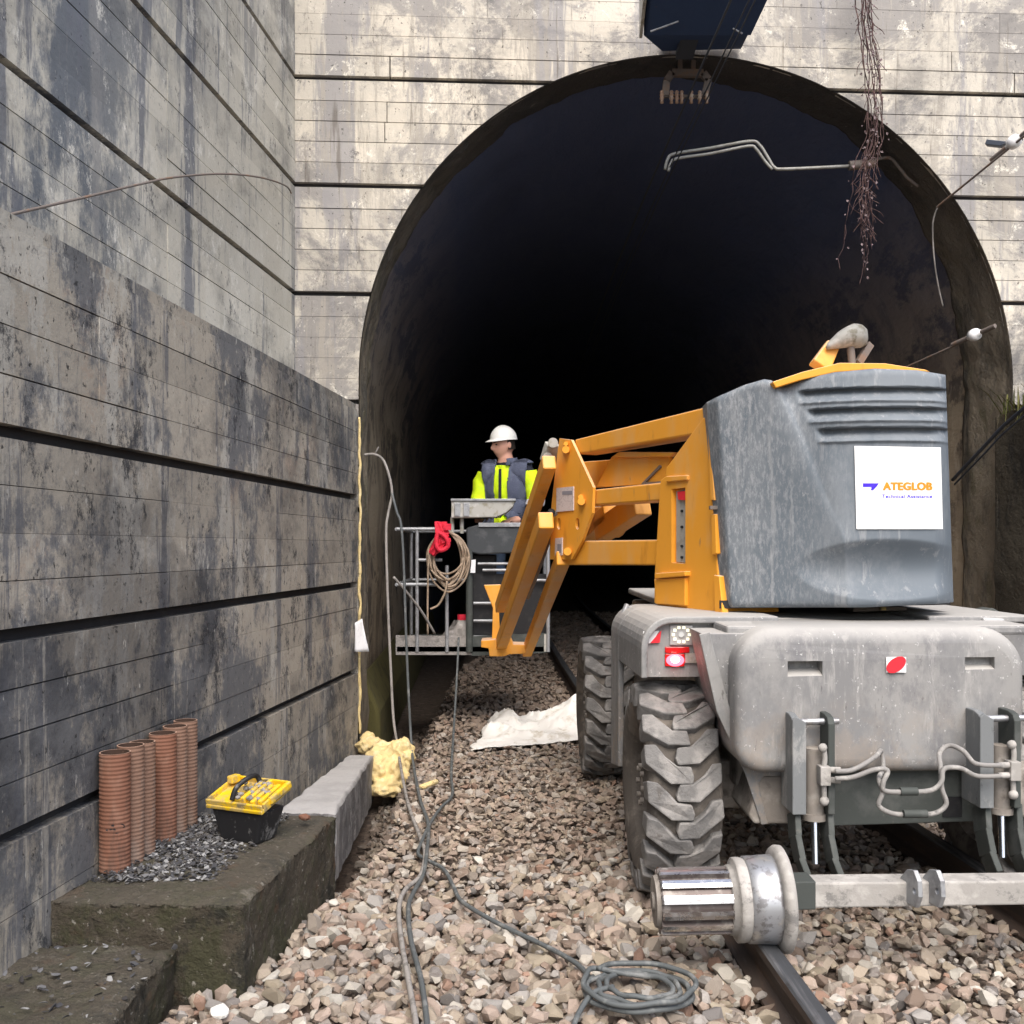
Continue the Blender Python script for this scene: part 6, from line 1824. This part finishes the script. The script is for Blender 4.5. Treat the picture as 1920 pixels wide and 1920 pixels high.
# guy wires with white insulators on the right
def guy(p0, p1, pi, label, name='guy_wire'):
    g = thing(name, label, 'guy wire', p1, 'guy wires anchored at the right jamb')
    mb = MB(); mb.cyl(p0, p1, 0.008, n=8); mb.build('wire', M['bracket'], g)
    d = (p1 - p0).normalized()
    mb = MB(); mb.lathe(pi, d, [(-0.06, 0.0), (-0.06, 0.018), (-0.035, 0.022), (-0.03, 0.040), (0.0, 0.046), (0.03, 0.040), (0.035, 0.022), (0.06, 0.018), (0.06, 0)], 16); mb.build('insulator', M['porcelain'], g)
    mb = MB(); mb.cyl(pi - d * 0.18, pi - d * 0.06, 0.016, n=8); mb.build('clamp', M['bracket'], g)
    mb = MB(); mb.cyl(pi + d * 0.06, pi + d * 0.20, 0.018, n=8); mb.build('clamp', M['bracket'], g)
    return g
guy(P(1945, 235, 6.5), P(1757, 388, 7.35), P(1901, 266, 6.7), 'upper guy wire with a white insulator beside the right side of the arch')
guy(P(1866, 614, 7.15), P(1700, 688, 7.9), P(1827, 628, 7.3), 'lower guy wire with a white insulator above the grey machine shroud')
mb = MB(); mb.beam(P(1850, 268, 7.18), P(1886, 272, 7.1), 0.06, 0.035); mb.cyl(P(1880, 272, 7.1), P(1915, 262, 6.7), 0.012, n=8)
mb.build('wall_anchor', M['wire'], None, bevel=0.004, loc=P(1850, 268, 7.2), label='dark iron anchor in the portal face next to the upper white insulator', cat='anchor')
cable([P(1757, 390, 7.4), P(1749, 420, 7.45), P(1751, 480, 7.5), P(1758, 530, 7.55), P(1768, 575, 7.6)], 0.006, 'wirepale', 'loose pale wire hanging down the inside of the right jamb', 'loose_wire', 'wire')
cable([P(1935, 752, 6.4), P(1880, 800, 6.75), P(1850, 832, 6.95), P(1786, 900, 7.5)], 0.012, 'wire', 'thick dark cable slanting down at the right jamb, upper of the pair', 'slanting_cable', 'cable', 'slanting cables at the right jamb')
cable([P(1935, 768, 6.4), P(1880, 814, 6.75), P(1850, 846, 6.95), P(1790, 908, 7.5)], 0.007, 'wire', 'thin dark cable slanting down at the right jamb, lower of the pair', 'slanting_cable', 'cable', 'slanting cables at the right jamb')

# hanging dry vine
VN = thing('hanging_vine', 'dry purple brown vine hanging down the portal face across the right of the arch', 'vine', P(1630, 0, 7.1))
random.seed(61)
mbl = MB(); leafc = 0
mb = MB()
spine = [(1612, -60), (1622, 40), (1632, 110), (1640, 190), (1640, 260), (1622, 310), (1618, 380), (1622, 450)]
def spx(y): return lerp_pts([(b, a) for a, b in spine], y)
for k in range(16):
    y1 = random.choice([380, 420, 440, 470, 330, 250, 520, 500, 460])
    y0 = -60 if k < 9 else random.uniform(150, 300)
    ox = random.gauss(0, 8)
    pts = []
    y = y0; x = ox
    while y < y1:
        spread = 1.0 + max(y - 250, 0) / 140.0
        x += random.gauss(0, 2.6)
        x = max(min(x, 15 * spread), -15 * spread)
        bend = -0.10 * max(y - 400, 0) if k % 3 == 0 else 0.0
        pts.append(P(spx(y) + x * (0.75 + 0.25 * spread) + bend, y, 7.08 + random.uniform(-0.05, 0.05)))
        for _ in range(2 if y < 180 else 1):
            if random.random() > 0.6: continue
            leafc += 1
            c = pts[-1] + V((random.uniform(-0.03, 0.03), random.uniform(-0.04, 0.02), random.uniform(-0.02, 0.02)))
            s_ = random.uniform(0.005, 0.014); a = random.uniform(0, 6.28)
            ux = V((math.cos(a), random.uniform(-0.5, 0.5), math.sin(a))) * s_; uy = V((-math.sin(a), random.uniform(-0.5, 0.5), math.cos(a))) * s_ * 0.7
            mbl.add([c - ux, c - uy + V((0, -0.004, 0)), c + ux, c + uy + V((0, -0.006, 0))], [(0, 1, 2, 3)])
        y += random.uniform(16, 26)
    mb.tube(pts, lambda t: 0.0046 - 0.003 * t, 5, sub=3)
    for j in range(6):     # side twigs
        if len(pts) > 5:
            q = random.choice(pts[3:]); e = q + V((random.uniform(-0.09, 0.09), random.uniform(-0.05, 0.02), -random.uniform(0.05, 0.16)))
            mb.tube([q, q.lerp(e, 0.5) + V((random.uniform(-0.02, 0.02), 0, 0)), e], 0.0022, 4, sub=3)
st = mb.build('stems', M['vine'], VN); st['kind'] = 'stuff'
lf = mbl.build('withered_leaves', M['vineleaf'], VN); lf['kind'] = 'stuff'

# grass tuft on the right wall
mb = MB(); random.seed(71)
for i in range(420):
    y = random.uniform(5.9, 7.2); x = rx(y) + random.uniform(-0.05, 0.35)
    q = V((x, y, 2.34)); l = random.uniform(0.10, 0.30); a = random.uniform(0, 6.28)
    dr = V((math.cos(a) * 0.35 - 0.45, math.sin(a) * 0.35 - 0.15, 0))
    hang = random.random() < 0.5
    t1 = q + dr * l * 0.5 + V((0, 0, l * 0.45)); t2 = q + dr * l * 1.1 + V((0, 0, -l * 0.5 if hang else l * 0.7))
    s_ = V((-dr.y, dr.x, 0)).normalized() * 0.006
    mb.add([q - s_, q + s_, t1 + s_ * 0.7, t1 - s_ * 0.7, t2], [(0, 1, 2, 3), (3, 2, 4)])
set_props(mb.build('grass', M['weed'], None, loc=(3.7, 6.6, 2.34)), 'dry grass hanging over the top of the dark right wall', 'grass', kind='stuff')
